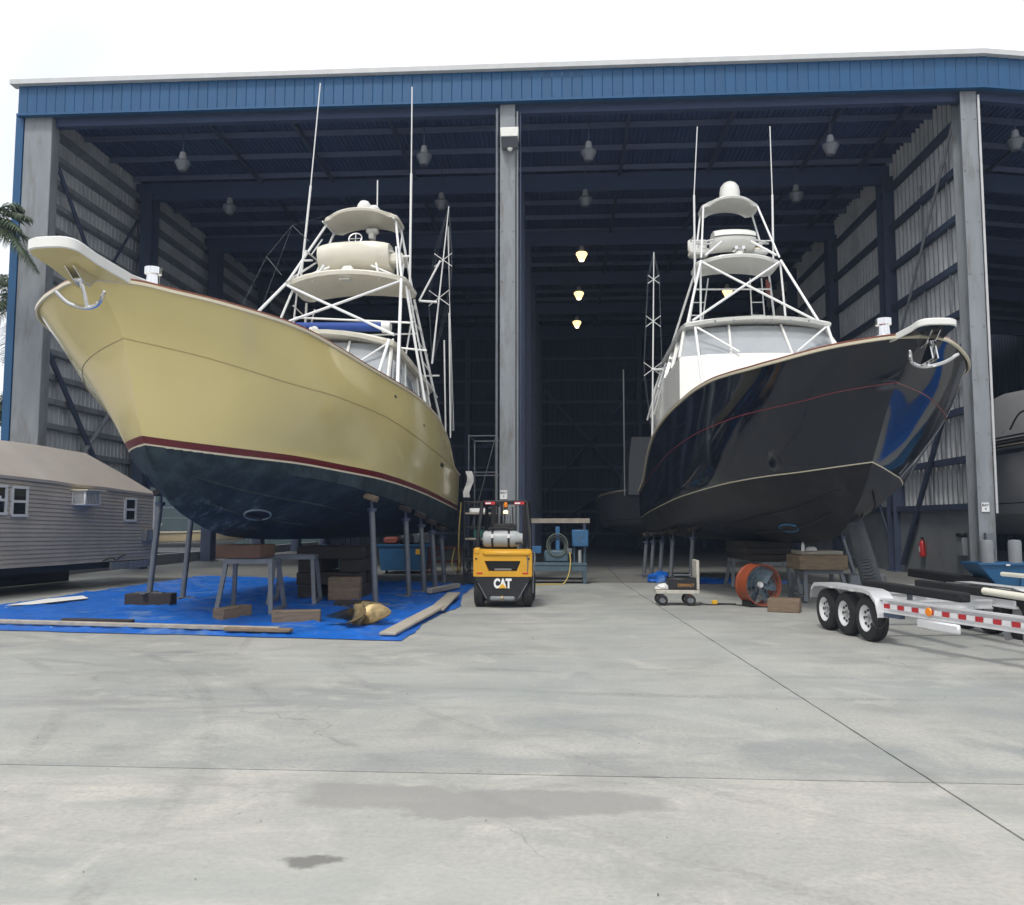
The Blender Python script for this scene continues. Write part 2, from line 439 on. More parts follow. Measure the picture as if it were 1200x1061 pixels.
# ------------------------------------------------------------------ ground
def concrete(name='worn yard concrete', tone=1.0, warm=0.0):
    m = bpy.data.materials.new(name); m.use_nodes = True
    t = m.node_tree; L = t.links; b = t.nodes['Principled BSDF']
    geo = t.nodes.new('ShaderNodeNewGeometry')
    def noise(scale, detail=8, rough=0.6, st=(1,1,1), dist=0.0, off=(0,0,0)):
        mp = t.nodes.new('ShaderNodeMapping'); mp.inputs['Scale'].default_value = st; mp.inputs['Location'].default_value = off
        L.new(geo.outputs['Position'], mp.inputs[0])
        n = t.nodes.new('ShaderNodeTexNoise')
        n.inputs['Scale'].default_value = scale; n.inputs['Detail'].default_value = detail
        n.inputs['Roughness'].default_value = rough; n.inputs['Distortion'].default_value = dist
        L.new(mp.outputs[0], n.inputs['Vector']); return n.outputs['Fac']
    def rng(s, a, b_, c=0.0, d=1.0, clamp=True):
        r = t.nodes.new('ShaderNodeMapRange')
        for i, x in enumerate((a, b_, c, d)): r.inputs[i+1].default_value = x
        L.new(s, r.inputs[0]); return r.outputs[0]
    def mix(f, a, b_, mode='MIX'):
        x = t.nodes.new('ShaderNodeMixRGB'); x.blend_type = mode
        for i, s in enumerate((f, a, b_)):
            if hasattr(s, 'links') or hasattr(s, 'is_linked'): L.new(s, x.inputs[i])
            else: x.inputs[i].default_value = s if i == 0 else (*s, 1)
        return x.outputs[0]
    def math_(op, a, b_=None):
        x = t.nodes.new('ShaderNodeMath'); x.operation = op
        for i, s in enumerate((a, b_)):
            if s is None: continue
            if hasattr(s, 'is_linked'): L.new(s, x.inputs[i])
            else: x.inputs[i].default_value = s
        return x.outputs[0]
    big = noise(0.35, 6, 0.6, dist=0.6)
    med = noise(1.3, 8, 0.65, dist=0.5)
    fine = noise(26, 6, 0.7)
    speck = noise(140, 3, 0.6)
    streak = noise(0.9, 7, 0.62, st=(0.35, 1.0, 1), dist=1.2, off=(3, 7, 0))
    swirl = noise(0.55, 5, 0.6, dist=2.5, off=(9, 2, 0))
    col = mix(rng(big, 0.35, 0.68), (0.455, 0.445, 0.41), (0.33, 0.345, 0.325))
    col = mix(rng(streak, 0.46, 0.68, 0, 0.85), col, (0.26, 0.285, 0.28))
    col = mix(rng(swirl, 0.53, 0.66, 0, 0.7), col, (0.50, 0.49, 0.45))
    col = mix(rng(med, 0.50, 0.74, 0, 0.65), col, (0.25, 0.26, 0.25))
    dk = noise(0.8, 9, 0.7, st=(0.22, 1.1, 1), dist=0.8, off=(1, 31, 0))
    col = mix(rng(dk, 0.55, 0.70, 0, 0.7), col, (0.20, 0.205, 0.215))
    col = mix(rng(fine, 0.38, 0.66, 0.0, 0.5), col, (0.24, 0.24, 0.235))
    col = mix(rng(speck, 0.60, 0.74, 0.0, 0.7), col, (0.17, 0.17, 0.165))
    pits = noise(9, 5, 0.7, off=(5, 5, 0))
    col = mix(rng(pits, 0.64, 0.71, 0, 0.6), col, (0.16, 0.16, 0.155))
    scr = noise(3.0, 9, 0.75, st=(0.12, 1.6, 1), dist=0.3, off=(2, 11, 4))
    col = mix(rng(scr, 0.60, 0.72, 0, 0.5), col, (0.20, 0.20, 0.20))
    pal = noise(2.4, 9, 0.75, st=(0.2, 1.3, 1), dist=0.5, off=(8, 21, 4))
    col = mix(rng(pal, 0.60, 0.72, 0, 0.3), col, (0.58, 0.57, 0.53))
    tintn = noise(0.28, 4, 0.5, dist=1.0, off=(40, 2, 0))
    col = mix(rng(tintn, 0.45, 0.65, 0, 0.30), col, (0.385, 0.41, 0.39))
    crack = t.nodes.new('ShaderNodeTexVoronoi'); crack.feature = 'DISTANCE_TO_EDGE'; crack.inputs['Scale'].default_value = 0.16
    wv = t.nodes.new('ShaderNodeVectorMath'); wv.operation = 'ADD'
    nn = t.nodes.new('ShaderNodeTexNoise'); nn.inputs['Scale'].default_value = 1.1; nn.inputs['Detail'].default_value = 6
    L.new(geo.outputs['Position'], nn.inputs['Vector']); L.new(geo.outputs['Position'], wv.inputs[0]); L.new(nn.outputs['Color'], wv.inputs[1])
    L.new(wv.outputs[0], crack.inputs['Vector'])
    cm = math_('MULTIPLY', rng(crack.outputs['Distance'], 0.0, 0.0022, 1.0, 0.0), rng(noise(0.5, 3, 0.5, off=(4, 4, 0)), 0.52, 0.6))
    col = mix(math_('MULTIPLY', cm, 0.55), col, (0.14, 0.14, 0.14))
    drip = noise(1.9, 10, 0.8, off=(14, 5, 0)); drip2 = noise(0.3, 2, 0.5, off=(3, 15, 0))
    col = mix(math_('MULTIPLY', rng(drip, 0.66, 0.69), rng(drip2, 0.5, 0.6)), col, (0.17, 0.168, 0.16))
    sx_ = t.nodes.new('ShaderNodeSeparateXYZ'); L.new(geo.outputs['Position'], sx_.inputs[0])
    def arc(cx, cy, r0, wd):
        dx = math_('SUBTRACT', sx_.outputs[0], cx); dy = math_('SUBTRACT', sx_.outputs[1], cy)
        d = math_('SQRT', math_('ADD', math_('MULTIPLY', dx, dx), math_('MULTIPLY', dy, dy)))
        return rng(math_('ABSOLUTE', math_('SUBTRACT', d, r0)), wd*0.6, wd*1.1, 1.0, 0.0)
    tm = math_('MAXIMUM', arc(9, 16, 13.0, .07), arc(9, 16, 14.1, .07))
    tm = math_('MAXIMUM', tm, math_('MAXIMUM', arc(-14, 3, 10.5, .08), arc(-14, 3, 11.8, .08)))
    tm = math_('MAXIMUM', tm, math_('MAXIMUM', arc(3, 34, 24.0, .09), arc(3, 34, 25.2, .09)))
    tmask = math_('MULTIPLY', rng(noise(0.6, 5, 0.6, off=(6, 60, 0)), 0.42, 0.62), rng(noise(14, 5, 0.7), 0.35, 0.6))
    col = mix(math_('MULTIPLY', math_('MULTIPLY', tm, tmask), 0.38), col, (0.13, 0.13, 0.13))
    # damp stains with their own outline
    sep = t.nodes.new('ShaderNodeSeparateXYZ'); L.new(geo.outputs['Position'], sep.inputs[0])
    wob = noise(2.2, 6, 0.6); wob2 = noise(2.2, 6, 0.6, off=(17, 3, 0))
    px = math_('ADD', sep.outputs[0], math_('MULTIPLY', math_('SUBTRACT', wob, 0.5), 1.0))
    py = math_('ADD', sep.outputs[1], math_('MULTIPLY', math_('SUBTRACT', wob2, 0.5), 0.55))
    def blob(cx, cy, rx, ry, soft=0.12):
        dx = math_('DIVIDE', math_('SUBTRACT', px, cx), rx); dy = math_('DIVIDE', math_('SUBTRACT', py, cy), ry)
        d = math_('SQRT', math_('ADD', math_('MULTIPLY', dx, dx), math_('MULTIPLY', dy, dy)))
        return rng(d, 1 - soft, 1 + soft, 1.0, 0.0)
    w1 = math_('MAXIMUM', blob(-1.15, 5.58, 0.58, 0.27), blob(-0.12, 5.52, 0.80, 0.25))
    w1 = math_('MAXIMUM', w1, blob(-0.55, 5.35, 0.5, 0.17))
    w2 = blob(-1.32, 4.47, 0.17, 0.07, 0.3)
    damp = math_('MULTIPLY', w1, 0.72)
    col = mix(damp, col, (0.24, 0.238, 0.23))
    col = mix(math_('MULTIPLY', w2, 0.9), col, (0.15, 0.15, 0.145))
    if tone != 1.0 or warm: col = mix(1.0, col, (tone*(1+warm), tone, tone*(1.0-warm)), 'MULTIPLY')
    L.new(col, b.inputs['Base Color'])
    ro = rng(med, 0.3, 0.7, 0.78, 0.62)
    L.new(ro, b.inputs['Roughness'])
    bp = t.nodes.new('ShaderNodeBump'); bp.inputs['Strength'].default_value = 0.25; bp.inputs['Distance'].default_value = 0.01
    hh = math_('ADD', math_('MULTIPLY', fine, 0.5), math_('MULTIPLY', speck, 0.3))
    L.new(hh, bp.inputs['Height']); L.new(bp.outputs[0], b.inputs['Normal'])
    return m
m_conc2 = concrete('paler concrete pour', 1.0, 0.02)
m_conc = concrete('greyer concrete pour', 0.90)
m_floor = concrete('darker indoor concrete', 0.45)  # same concrete, whole indoor floor at a lower tone
struct(MB().add([(-400,-600,-0.05),(400,-600,-0.05),(400,400,-0.05),(-400,400,-0.05)], [(0,1,2,3)]).build('ground', m_asphalt, recalc=False))
pav = thing('concrete_yard', '', '')
del pav['label'], pav['category']
pav['kind'] = 'structure'
def slab(poly, mat=None):
    rj = random.Random(len(poly) + int(abs(poly[1][0]*100))); out = []
    for i in range(len(poly)):
        a, b_ = Vector(poly[i]), Vector(poly[(i+1) % len(poly)]); d = b_ - a; L_ = d.length; nn_ = min(220, max(1, int(L_/0.12))); nr = Vector((d.y, -d.x)) / L_
        for k in range(nn_):
            p_ = a + d*(k/nn_)
            if 0 < k and abs(p_.x) < 12 and 3 < p_.y < 24: p_ += nr*rj.uniform(-0.0035, 0.003)
            out.append(tuple(p_))
    poly = out
    mb = MB(); mb.prism(poly, -0.045, 0.0, 'Z')
    return mb.build('concrete_slab', mat or m_conc, pav)
g = 0.009
def jx(y): return 2.06 + (2.53 - 2.06) * (16.3 - y) / (16.3 - 5.03)        # long joint running into the shed
JY = lambda x: 6.085 - 0.007 * x                                            # cross joint
slab([(-160, -220), (jx(-220)-g, -220), (jx(6.07)-g, JY(2.5)-g), (-160, JY(-160)-g)], m_conc2)
slab([(jx(-220)+g, -220), (160, -220), (160, JY(160)-g), (jx(6.07)+g, JY(2.5)-g)], m_conc2)
slab([(-160, JY(-160)+g), (jx(6.07)-g, JY(2.5)+g), (jx(24.9)-g, 24.9), (-160, 24.9)])
slab([(jx(6.07)+g, JY(2.5)+g), (160, JY(160)+g), (160, 24.9), (jx(24.9)+g, 24.9)])
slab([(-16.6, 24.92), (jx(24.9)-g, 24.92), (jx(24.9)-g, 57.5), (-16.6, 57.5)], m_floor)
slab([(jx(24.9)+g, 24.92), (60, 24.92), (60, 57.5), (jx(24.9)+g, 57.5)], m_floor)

# ------------------------------------------------------------------ the boat shed
shed = thing('boat_shed', 'tall grey steel boat shed with a blue fascia over its open front', 'building', (0, 25, 0))
SY = 25.0
def sb(name, mb, mat, ang=38): 
    o = mb.build(name, mat, shed, ang); return o
def W(o):                                   # built in world metres, parented to the shed
    o.location = (0, -SY, 0); return o
XL, XC, XR, XE = -16.42, -1.63, 12.0, 27.0
FR = [25.35, 31.6, 38.0, 44.4, 50.8, 57.0]
def column(x, y, z1, wd, dp, mat=m_steel, z0=0.0):
    mb = MB()
    mb.box((x-wd/2, y-dp/2, z0), (x+wd/2, y-dp/2+0.03, z1))
    mb.box((x-wd/2, y+dp/2-0.03, z0), (x+wd/2, y+dp/2, z1))
    mb.box((x-0.02, y-dp/2+0.03, z0), (x+0.02, y+dp/2-0.03, z1))
    o = W(sb('column', mb, mat))
    pb = MB(); pb.box((x-wd/2-.10, y-dp/2-.10, z0), (x+wd/2+.10, y+dp/2+.10, z0+.03)).build('base_plate', m_dsteel, o)
    if y < 26:
        for sx in (-1, 1):
            for k in range(9): MB().lathe([(0,-.02),(.022,-.02),(.022,0),(0,0)], 6, (x+sx*wd*.36, y-dp/2, 1.2+1.55*k), 'Y').build('bolt', mat, o)
    return o
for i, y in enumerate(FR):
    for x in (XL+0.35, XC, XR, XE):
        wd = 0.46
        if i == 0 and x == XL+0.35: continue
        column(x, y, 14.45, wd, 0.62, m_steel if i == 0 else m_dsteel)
# corner post of the left end, with its flat face and blue corner trim
mb = MB(); mb.cbox((-16.93, 25.06, 0), (-16.02, 25.5, 14.5), 0.02)
cp = W(sb('column', mb, m_steel)); cp['label'] = 'wide grey corner column at the left end'
mb = MB(); mb.box((-17.18, 25.02, 0), (-16.935, 25.5, 14.55)); W(sb('corner_trim', mb, m_fascia))
# bright edge strip and pipes beside the columns
mb = MB(); mb.tube((12.27, 25.0, 2.0), (12.27, 25.0, 14.3), 0.035); o = W(sb('downpipe', mb, m_trim))
mb = MB(); mb.tube((-1.95, 25.0, 0.3), (-1.95, 25.0, 14.3), 0.04); W(sb('downpipe', mb, m_galv))
mb = MB(); mb.tube((-1.33, 25.0, 0.2), (-1.33, 25.0, 14.2), 0.028); W(sb('conduit', mb, m_steel))
mb = MB(); mb.tube((-1.24, 25.05, 2.2), (-1.24, 25.05, 14.2), 0.022); W(sb('conduit', mb, m_dsteel))
for x in (XC, XR):
    mb = MB(); mb.cbox((x-.12, 24.86, 1.0), (x+.12, 25.02, 1.45), .01); mb.build('junction_box', m_galv, shed).location = (0, -SY, 0)
# fascia panels, one by one
RIDGE = 12.38
def zr(x): return 0.0 if x <= RIDGE else -(x - RIDGE) * 0.115
pw = 0.305
mesh_cache = {}
def fascia_mesh():
    mb = MB()
    pr = [(0.0, 0), (0.02, -0.014), (0.285, -0.014), (0.302, 0)]
    rows = [[(x, y, z) for x, y in pr] for z in (14.52, 15.42)]
    mb.grid(rows); mb.grid([[(x, y + 0.05, z) for x, y in pr] for z in (14.52, 15.42)], flip=True)
    for z in (14.52, 15.42):
        mb.add([(pr[0][0], 0.0, z), (pr[0][0], 0.05, z), (pr[-1][0], 0.05, z), (pr[-1][0], 0, z)], [(0,1,2,3)])
    return mb.mesh('fascia_panel', m_fascia, 20, recalc=False)
fm = fascia_mesh()
x = -17.05; n = 0
while x < 22:
    o = inst('fascia_panel', fm, shed, (x, 24.9 - SY, zr(x + pw/2)))
    x += pw
def strip(name, y0, y1, z0, z1, mat, xa=-17.05, xb=22.0):
    mb = MB(); xs = [xa, RIDGE, xb]
    rows = []
    for xx in xs: rows.append([(xx, y0, z0+zr(xx)), (xx, y1, z0+zr(xx)), (xx, y1, z1+zr(xx)), (xx, y0, z1+zr(xx))])
    mb.grid(rows, closed=True); mb.add(rows[0], [(3,2,1,0)]); mb.add(rows[-1], [(0,1,2,3)])
    return W(sb(name, mb, mat))
strip('gutter', 24.72, 25.05, 15.43, 15.58, m_trim, -17.25)
strip('fascia_trim', 24.82, 24.99, 14.45, 14.515, m_fascia)
strip('eave_beam', 25.02, 25.32, 14.5, 15.2, m_dsteel, -16.9)
# roof: rafters, purlins, bridging bars, deck panels
for y in FR: strip('rafter', y-0.12, y+0.12, 14.25, 14.93, m_rafter, -16.6, XE)
y = 26.1
while y < 57: strip('purlin', y-0.028, y+0.028, 14.94, 15.13, m_purlin, -16.6, XE); y += 1.72
for x in (-11.6, -8.8, -5.6, 2.2, 5.5, 8.9, 11.0, 15.5):
    mb = MB(); mb.box((x-0.05, 25.4, 14.80+zr(x)), (x+0.05, 56.8, 14.925+zr(x))); W(sb('bridging_bar', mb, m_dsteel))
def deck_panel(x0, wdt):
    mb = MB(); k = 6
    prof = []
    for i in range(k):
        u = x0 + wdt * i / k; d = wdt / k
        prof += [(u, 15.17), (u + d*0.55, 15.17), (u + d*0.65, 15.21), (u + d*0.9, 15.21)]
    prof.append((x0 + wdt + 0.012, 15.165))
    rows = [[(px_, yy, z + zr(px_)) for px_, z in prof] for yy in (24.95, 57.7)]
    mb.grid(rows); mb.grid([[(p[0], p[1], p[2] + 0.06) for p in r] for r in rows], flip=True)
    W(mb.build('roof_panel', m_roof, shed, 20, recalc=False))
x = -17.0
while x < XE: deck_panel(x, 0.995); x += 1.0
# walls
def ribbed(name, p0, ux, length, z0, z1, mat, out, k=3, depth=0.05):
    """ribbed sheet from p0 along unit ux, ribs towards out"""
    mb = MB(); ux = Vector(ux); out = Vector(out); p0 = Vector(p0); pr = []
    d = length / k
    for i in range(k):
        a = i * d
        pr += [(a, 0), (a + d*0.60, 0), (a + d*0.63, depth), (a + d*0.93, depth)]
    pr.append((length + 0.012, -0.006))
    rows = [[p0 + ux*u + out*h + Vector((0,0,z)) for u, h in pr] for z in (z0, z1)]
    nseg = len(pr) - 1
    mi = [(0 if (j % 4) == 0 else 1) for j in range(nseg)] if isinstance(mat, tuple) else 0  # flats take the shaded colour, ribs the lit one
    mb.grid(rows, mi=mi); mb.grid([[p - out*0.05 for p in r] for r in rows], flip=True)
    return W(mb.build(name, mat, shed, 20, recalc=False))
y = 25.7
while y < 57: ribbed('wall_panel', (XR+0.22, y, 0), (0,1,0), 1.02, 2.1, 15.2, (m_panshade, m_wallp), (-1,0,0), 3, 0.085); y += 1.025
y = 25.5
while y < 57: ribbed('wall_panel', (XL-0.30, y, 0), (0,1,0), 1.02, 3.2, 15.2, m_wallpale, (1,0,0), 4, 0.02); y += 1.025
x = XL
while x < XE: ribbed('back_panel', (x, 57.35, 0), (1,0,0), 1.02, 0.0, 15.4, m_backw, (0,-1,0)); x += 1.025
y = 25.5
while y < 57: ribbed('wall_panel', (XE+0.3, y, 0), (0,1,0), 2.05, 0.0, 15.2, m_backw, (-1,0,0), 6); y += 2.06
def girt(x0, x1, ya, yb, z, h, mat=m_dsteel, name='girt'):
    mb = MB(); mb.box((x0, ya, z), (x1, yb, z+0.03)); mb.box((x0, ya, z+0.03), (x0+0.02, yb, z+h)); mb.box((x1-0.02, ya, z+0.03), (x1, yb, z+h))
    return W(sb(name, mb, mat))
for i in range(9): girt(XR-0.06, XR+0.13, 25.7, 57, 3.62 + 1.47*i - 0.1, 0.2)
girt(XR-0.12, XR+0.13, 25.7, 57, 2.12, 0.18, m_dsteel)
for i in range(15): girt(XL-0.275, XL-0.02, 25.52, 57, 3.15 + 0.80*i, 0.17, m_steel)
for i in range(10): 
    mb = MB(); mb.box((XL, 57.05, 0.9+1.47*i), (XE, 57.28, 1.08+1.47*i)); W(sb('girt', mb, m_dsteel))
# low block wall under the right hand siding, and the low kerb under the left one
mb = MB(); mb.box((XR+0.0, 25.68, 0), (XR+0.26, 57, 2.115)); W(sb('stem_wall', mb, m_block))
mb = MB(); mb.box((XL-0.35, 25.52, 0), (XL-0.1, 57, 0.42)); kb = W(sb('kerb', mb, m_block))
# diagonal braces
def brace(p, q, r=0.07, mat=m_dsteel): return W(sb('brace', MB().tube(p, q, r), mat))
brace((XR-0.12, 30.9, 0.3), (XR-0.12, 25.75, 7.0), 0.09)
brace((XR-0.12, 25.75, 13.9), (XR-0.12, 31.2, 7.3), 0.05, m_steel)
brace((XR-0.12, 31.9, 1.0), (XR-0.12, 33.5, 3.2), 0.06)
brace((XL+0.1, 25.8, 7.2), (XL+0.1, 31.0, 1.5), 0.09)
brace((XL+0.1, 31.0, 7.0), (XL+0.1, 27.4, 3.4), 0.08, m_steel)
brace((XL+0.1, 25.8, 13.4), (XL+0.1, 31.2, 7.3), 0.07)
brace((XL+0.1, 31.2, 13.4), (XL+0.1, 28.0, 9.2), 0.05)
for a, b_ in (((-1.2, 3.6), (4.8, 10.6)), ((4.8, 3.6), (-1.2, 10.6)), ((-1.2, 1.2), (2.6, 3.6)), ((4.8, 3.6), (1.6, 0.4))):
    brace((a[0], 56.9, a[1]), (b_[0], 56.9, b_[1]), 0.10)
for x in (-6.4, -11.3, 5.1, 9.2): 
    mb = MB(); mb.box((x-0.15, 56.7, 0), (x+0.15, 57.02, 14.6)); W(sb('wind_post', mb, m_dsteel))
# vertical sag rods of the right wall
for y in (26.7, 28.6): brace((XR+0.02, y, 2.3), (XR+0.02, y, 13), 0.025, m_steel)

# lamps under the roof
def lamp(x, y, lit, label):
    t = thing('high_bay_lamp', label, 'lamp', (x, y, 13.2), 0, 'high bay lamps under the shed roof')
    t.scale = (0.88, 0.88, 1.0)
    MB().tube((0,0,0.42), (0,0,1.72 + zr(x)), 0.02, 6).build('stem', m_dsteel, t)
    MB().lathe([(0.0,0.44),(0.10,0.44),(0.13,0.30),(0.13,0.17),(0.0,0.17)], 14).build('ballast', m_steel, t)
    MB().lathe([(0.11,0.17),(0.25,0.165),(0.29,0.10),(0.20,-0.06),(0.15,-0.15),(0.13,-0.17),(0.0,-0.175)], 18).build('bowl', m_lampon if lit else m_lampoff, t)
    if lit: MB().lathe([(0.0,-0.178),(0.11,-0.18),(0.11,-0.20),(0.06,-0.215),(0.0,-0.22)], 12).build('lamp_tip', m_bulb, t)
    return t
far = ['nearest the front', 'second from the front', 'third from the front', 'fourth from the front', 'furthest back']
for x, rowname, lits in ((-12.2, 'over the left end of the left bay', ()), (-4.35, 'above the cream yellow boat', ()),
                         (0.85, 'in the row above the forklift aisle', (2,3,4)), (8.28, 'in the row above the dark boat', (2,3)),
                         (13.8, 'in the bay right of the right column', ())):
    for i, y in enumerate((26.0, 29.9, 36.2, 42.6, 48.9)):
        if x in (-12.2, 13.8) and i > 1: continue
        if x == -4.35 and i > 1: continue
        lamp(x, y, i in lits, ('lit warm' if i in lits else 'unlit pale') + ' bowl lamp ' + far[i] + ' ' + rowname)
# floodlight box on the centre column, bay signs, electrical box, extinguisher
t = thing('floodlight', 'white floodlight box on the centre column below the fascia', 'light', (XC+0.08, 24.98, 13.26))
mb = MB(); mb.cbox((-0.27, -0.42, -0.04), (0.27, 0.02, 0.26), 0.02); mb.build('housing', m_white, t)
mb = MB(); mb.prism([(-0.42, -0.04), (0.02, -0.04), (0.02, -0.26), (-0.15, -0.26)], -0.25, 0.25, 'X'); mb.build('lens', m_lampoff, t)
MB().lathe([(0.0,-0.36),(0.06,-0.34),(0.09,-0.27),(0.0,-0.262)], 14, (0,-0.1,0)).build('sensor', m_white, t)
def sign(x, z, num, label):
    t = thing('bay_sign', label, 'sign', (x, 25.0, z), 0, 'bay signs on the columns')
    MB().box((-0.105, 0.005, -0.13), (0.105, 0.03, 0.13)).build('plate', m_paper, t)
    text('BAY', 0.105, m_ink, t, (0, 0.003, 0.055), (R(90), 0, 0), bold=0.002)
    text(num, 0.10, m_ink, t, (0.0, 0.003, -0.05), (R(90), 0, 0), bold=0.002)
sign(-1.74, 2.55, '1', 'white bay sign on the centre column above the forklift')
sign(11.96, 2.17, '4', 'white bay sign on the column right of the dark boat')
t = thing('switch_box', 'pale electrical box with dark lid on the low wall beside the right column', 'box', (XR-0.005, 26.4, 1.1))
MB().cbox((-0.16, -0.16, -0.35), (-0.005, 0.16, 0.2), 0.01).build('casing', m_steel, t)
MB().cbox((-0.2, -0.18, 0.205), (-0.005, 0.18, 0.32), 0.02).build('lid', m_dark, t)
t = thing('fire_extinguisher', 'red fire extinguisher hung on the low grey wall', 'extinguisher', (XR-0.12, 29.2, 0.62))
MB().lathe([(0,0),(0.095,0.0),(0.10,0.03),(0.10,0.42),(0.06,0.5),(0.03,0.52),(0.03,0.56),(0,0.56)], 16).build('cylinder', m_red, t)
MB().box((-0.03,-0.03,0.565),(0.03,0.07,0.63)).path(bend([(0,-0.03,0.58),(0,-0.14,0.5),(0,-0.13,0.25)]), 0.014, 6).build('valve', m_dark, t)
MB().box((-0.103,-0.04,0.15),(-0.098,0.04,0.32)).build('sticker', m_paper, t)
for i, (x, y, lb) in enumerate(((11.75, 24.6, 'round concrete bollard in front of the right column'), (12.55, 24.7, 'round concrete bollard just right of the right column'))):
    tag(MB().lathe([(0.17,0),(0.17,1.2),(0.14,1.25),(0,1.26)], 20, (x,y,0)).build('bollard', m_block), lb, 'bollard', 'bollards guarding the right column')
# ------------------------------------------------------------------ sport fishing boats
def pchip(xs, ys, x):
    n = len(xs)
    if x <= xs[0]: return ys[0]
    if x >= xs[-1]: return ys[-1]
    h = [xs[i+1]-xs[i] for i in range(n-1)]; d = [(ys[i+1]-ys[i])/h[i] for i in range(n-1)]
    m = [d[0]] + [0 if d[i-1]*d[i] <= 0 else 3*(h[i-1]+h[i])/((2*h[i]+h[i-1])/d[i-1] + (h[i]+2*h[i-1])/d[i]) for i in range(1, n-1)] + [d[-1]]
    i = max(k for k in range(n-1) if xs[k] <= x)
    t = (x-xs[i])/h[i]
    return ((2*t**3-3*t*t+1)*ys[i] + (t**3-2*t*t+t)*h[i]*m[i] + (-2*t**3+3*t*t)*ys[i+1] + (t**3-t*t)*h[i]*m[i+1])
PW = 1.9
class Line:
    """a longitudinal hull line given as (a aft, half width, height)"""
    def __init__(s, pts):
        s.p = pts; a0, a1 = pts[0][0], pts[-1][0]; s.a0, s.a1 = a0, a1
        s.s = [p[0] for p in pts]
    def at(s, q):
        a = s.a0 + (s.a1-s.a0) * q**PW
        return Vector((a, pchip(s.s, [p[1] for p in s.p], a), pchip(s.s, [p[2] for p in s.p], a)))
    def ata(s, a): 
        q = max(0, min(1, (a-s.a0)/(s.a1-s.a0))) ** (1/PW); return s.at(q)
def lerp(a, b, t): return a + (b - a) * t
class Hull:
    def __init__(h, K, Cn, B, Rb, Sh, roll, band, N=44, line=0.035):
        h.K, h.C, h.B, h.R, h.S = [Line(x) for x in (K, Cn, B, Rb, Sh)]
        h.roll = roll; h.band = band; h.N = N; h.line = line
    def sh(h, p, side):
        """(a, half width, z) to local x, y, z on one side"""
        k = h.roll * max(0.0, 1 - max(p[0], 0) / 7.0)
        s = side * p[1]
        return Vector((s, p[0], p[2] - k * s))
    def section(h, q):
        K, Cn, B, Rb, Sh = (l.at(q) for l in (h.K, h.C, h.B, h.R, h.S))
        rows = []
        for t in (0, .2, .4, .6, .8):
            p = lerp(K, Cn, t); p = Vector(p); p[2] -= 0.035 * math.sin(PI*t) * min(1, q*3); rows.append((p, 0))
        rows.append((Cn, 0)); rows.append((lerp(Cn, B, .5), 0))
        dz = max(B[2]-Cn[2], 0.05)
        b2 = lerp(B, Cn, min(.8, (h.band+h.line)/dz)); b1 = lerp(B, Cn, min(.6, h.band/dz))
        rows += [(b2, 1), (b1, 2), (B, 3)]
        def cr(p0, p1, p2, p3, t): return 0.5*((2*p1)+(p2-p0)*t+(2*p0-5*p1+4*p2-p3)*t*t+(3*p1-p0-3*p2+p3)*t**3)
        for t in (.2,.4,.6,.8): rows.append((cr(Cn, B, Rb, Sh, t), 3))
        rows.append((Rb, 3))
        e = Sh + (Sh - Rb) * 0.75
        for t in (.2,.4,.6,.8): rows.append((cr(B, Rb, Sh, e, t), 3))
        rows.append((Sh, 3))
        return rows
    def build(h, mats, parent):
        """mats: bottom, line, band, topside"""
        mb = MB()
        secs = [h.section(i / h.N) for i in range(h.N + 1)]
        mi = [r[1] for r in secs[0]][:-1]
        for side in (-1, 1):
            rows = [[h.sh(p, side) for p, _ in s] for s in secs]
            mb.grid(rows, mi=list(mi), flip=(side < 0))
        last = secs[-1]; r = [h.sh(p, 1) for p, _ in last]; l = [h.sh(p, -1) for p, _ in last]
        mb.grid([l, r], mi=list(mi))
        return mb.build('hull', mats, parent, 40, weld=True)
    def sheer(h, n=70, a_to=None, line='S'):
        L = getattr(h, line); out = []
        for i in range(n, -1, -1): out.append(h.sh(L.at(i/n), -1))
        for i in range(1, n+1): out.append(h.sh(L.at(i/n), 1))
        return out
def sweep(path, prof):
    """sweep closed 2D profile (out, up) along a path seen from above"""
    rows = []; N = len(path)
    for i in range(N):
        d = path[min(i+1, N-1)] - path[max(i-1, 0)]; d.z = 0; d.normalize()
        n = Vector((d.y, -d.x, 0))
        rows.append([path[i] + n * o + Vector((0,0,z)) for o, z in prof])
    mb = MB(); mb.grid(rows, closed=True)
    mb.add(rows[0], [tuple(range(len(prof)))]); mb.add(rows[-1], [tuple(reversed(range(len(prof))))])
    return mb
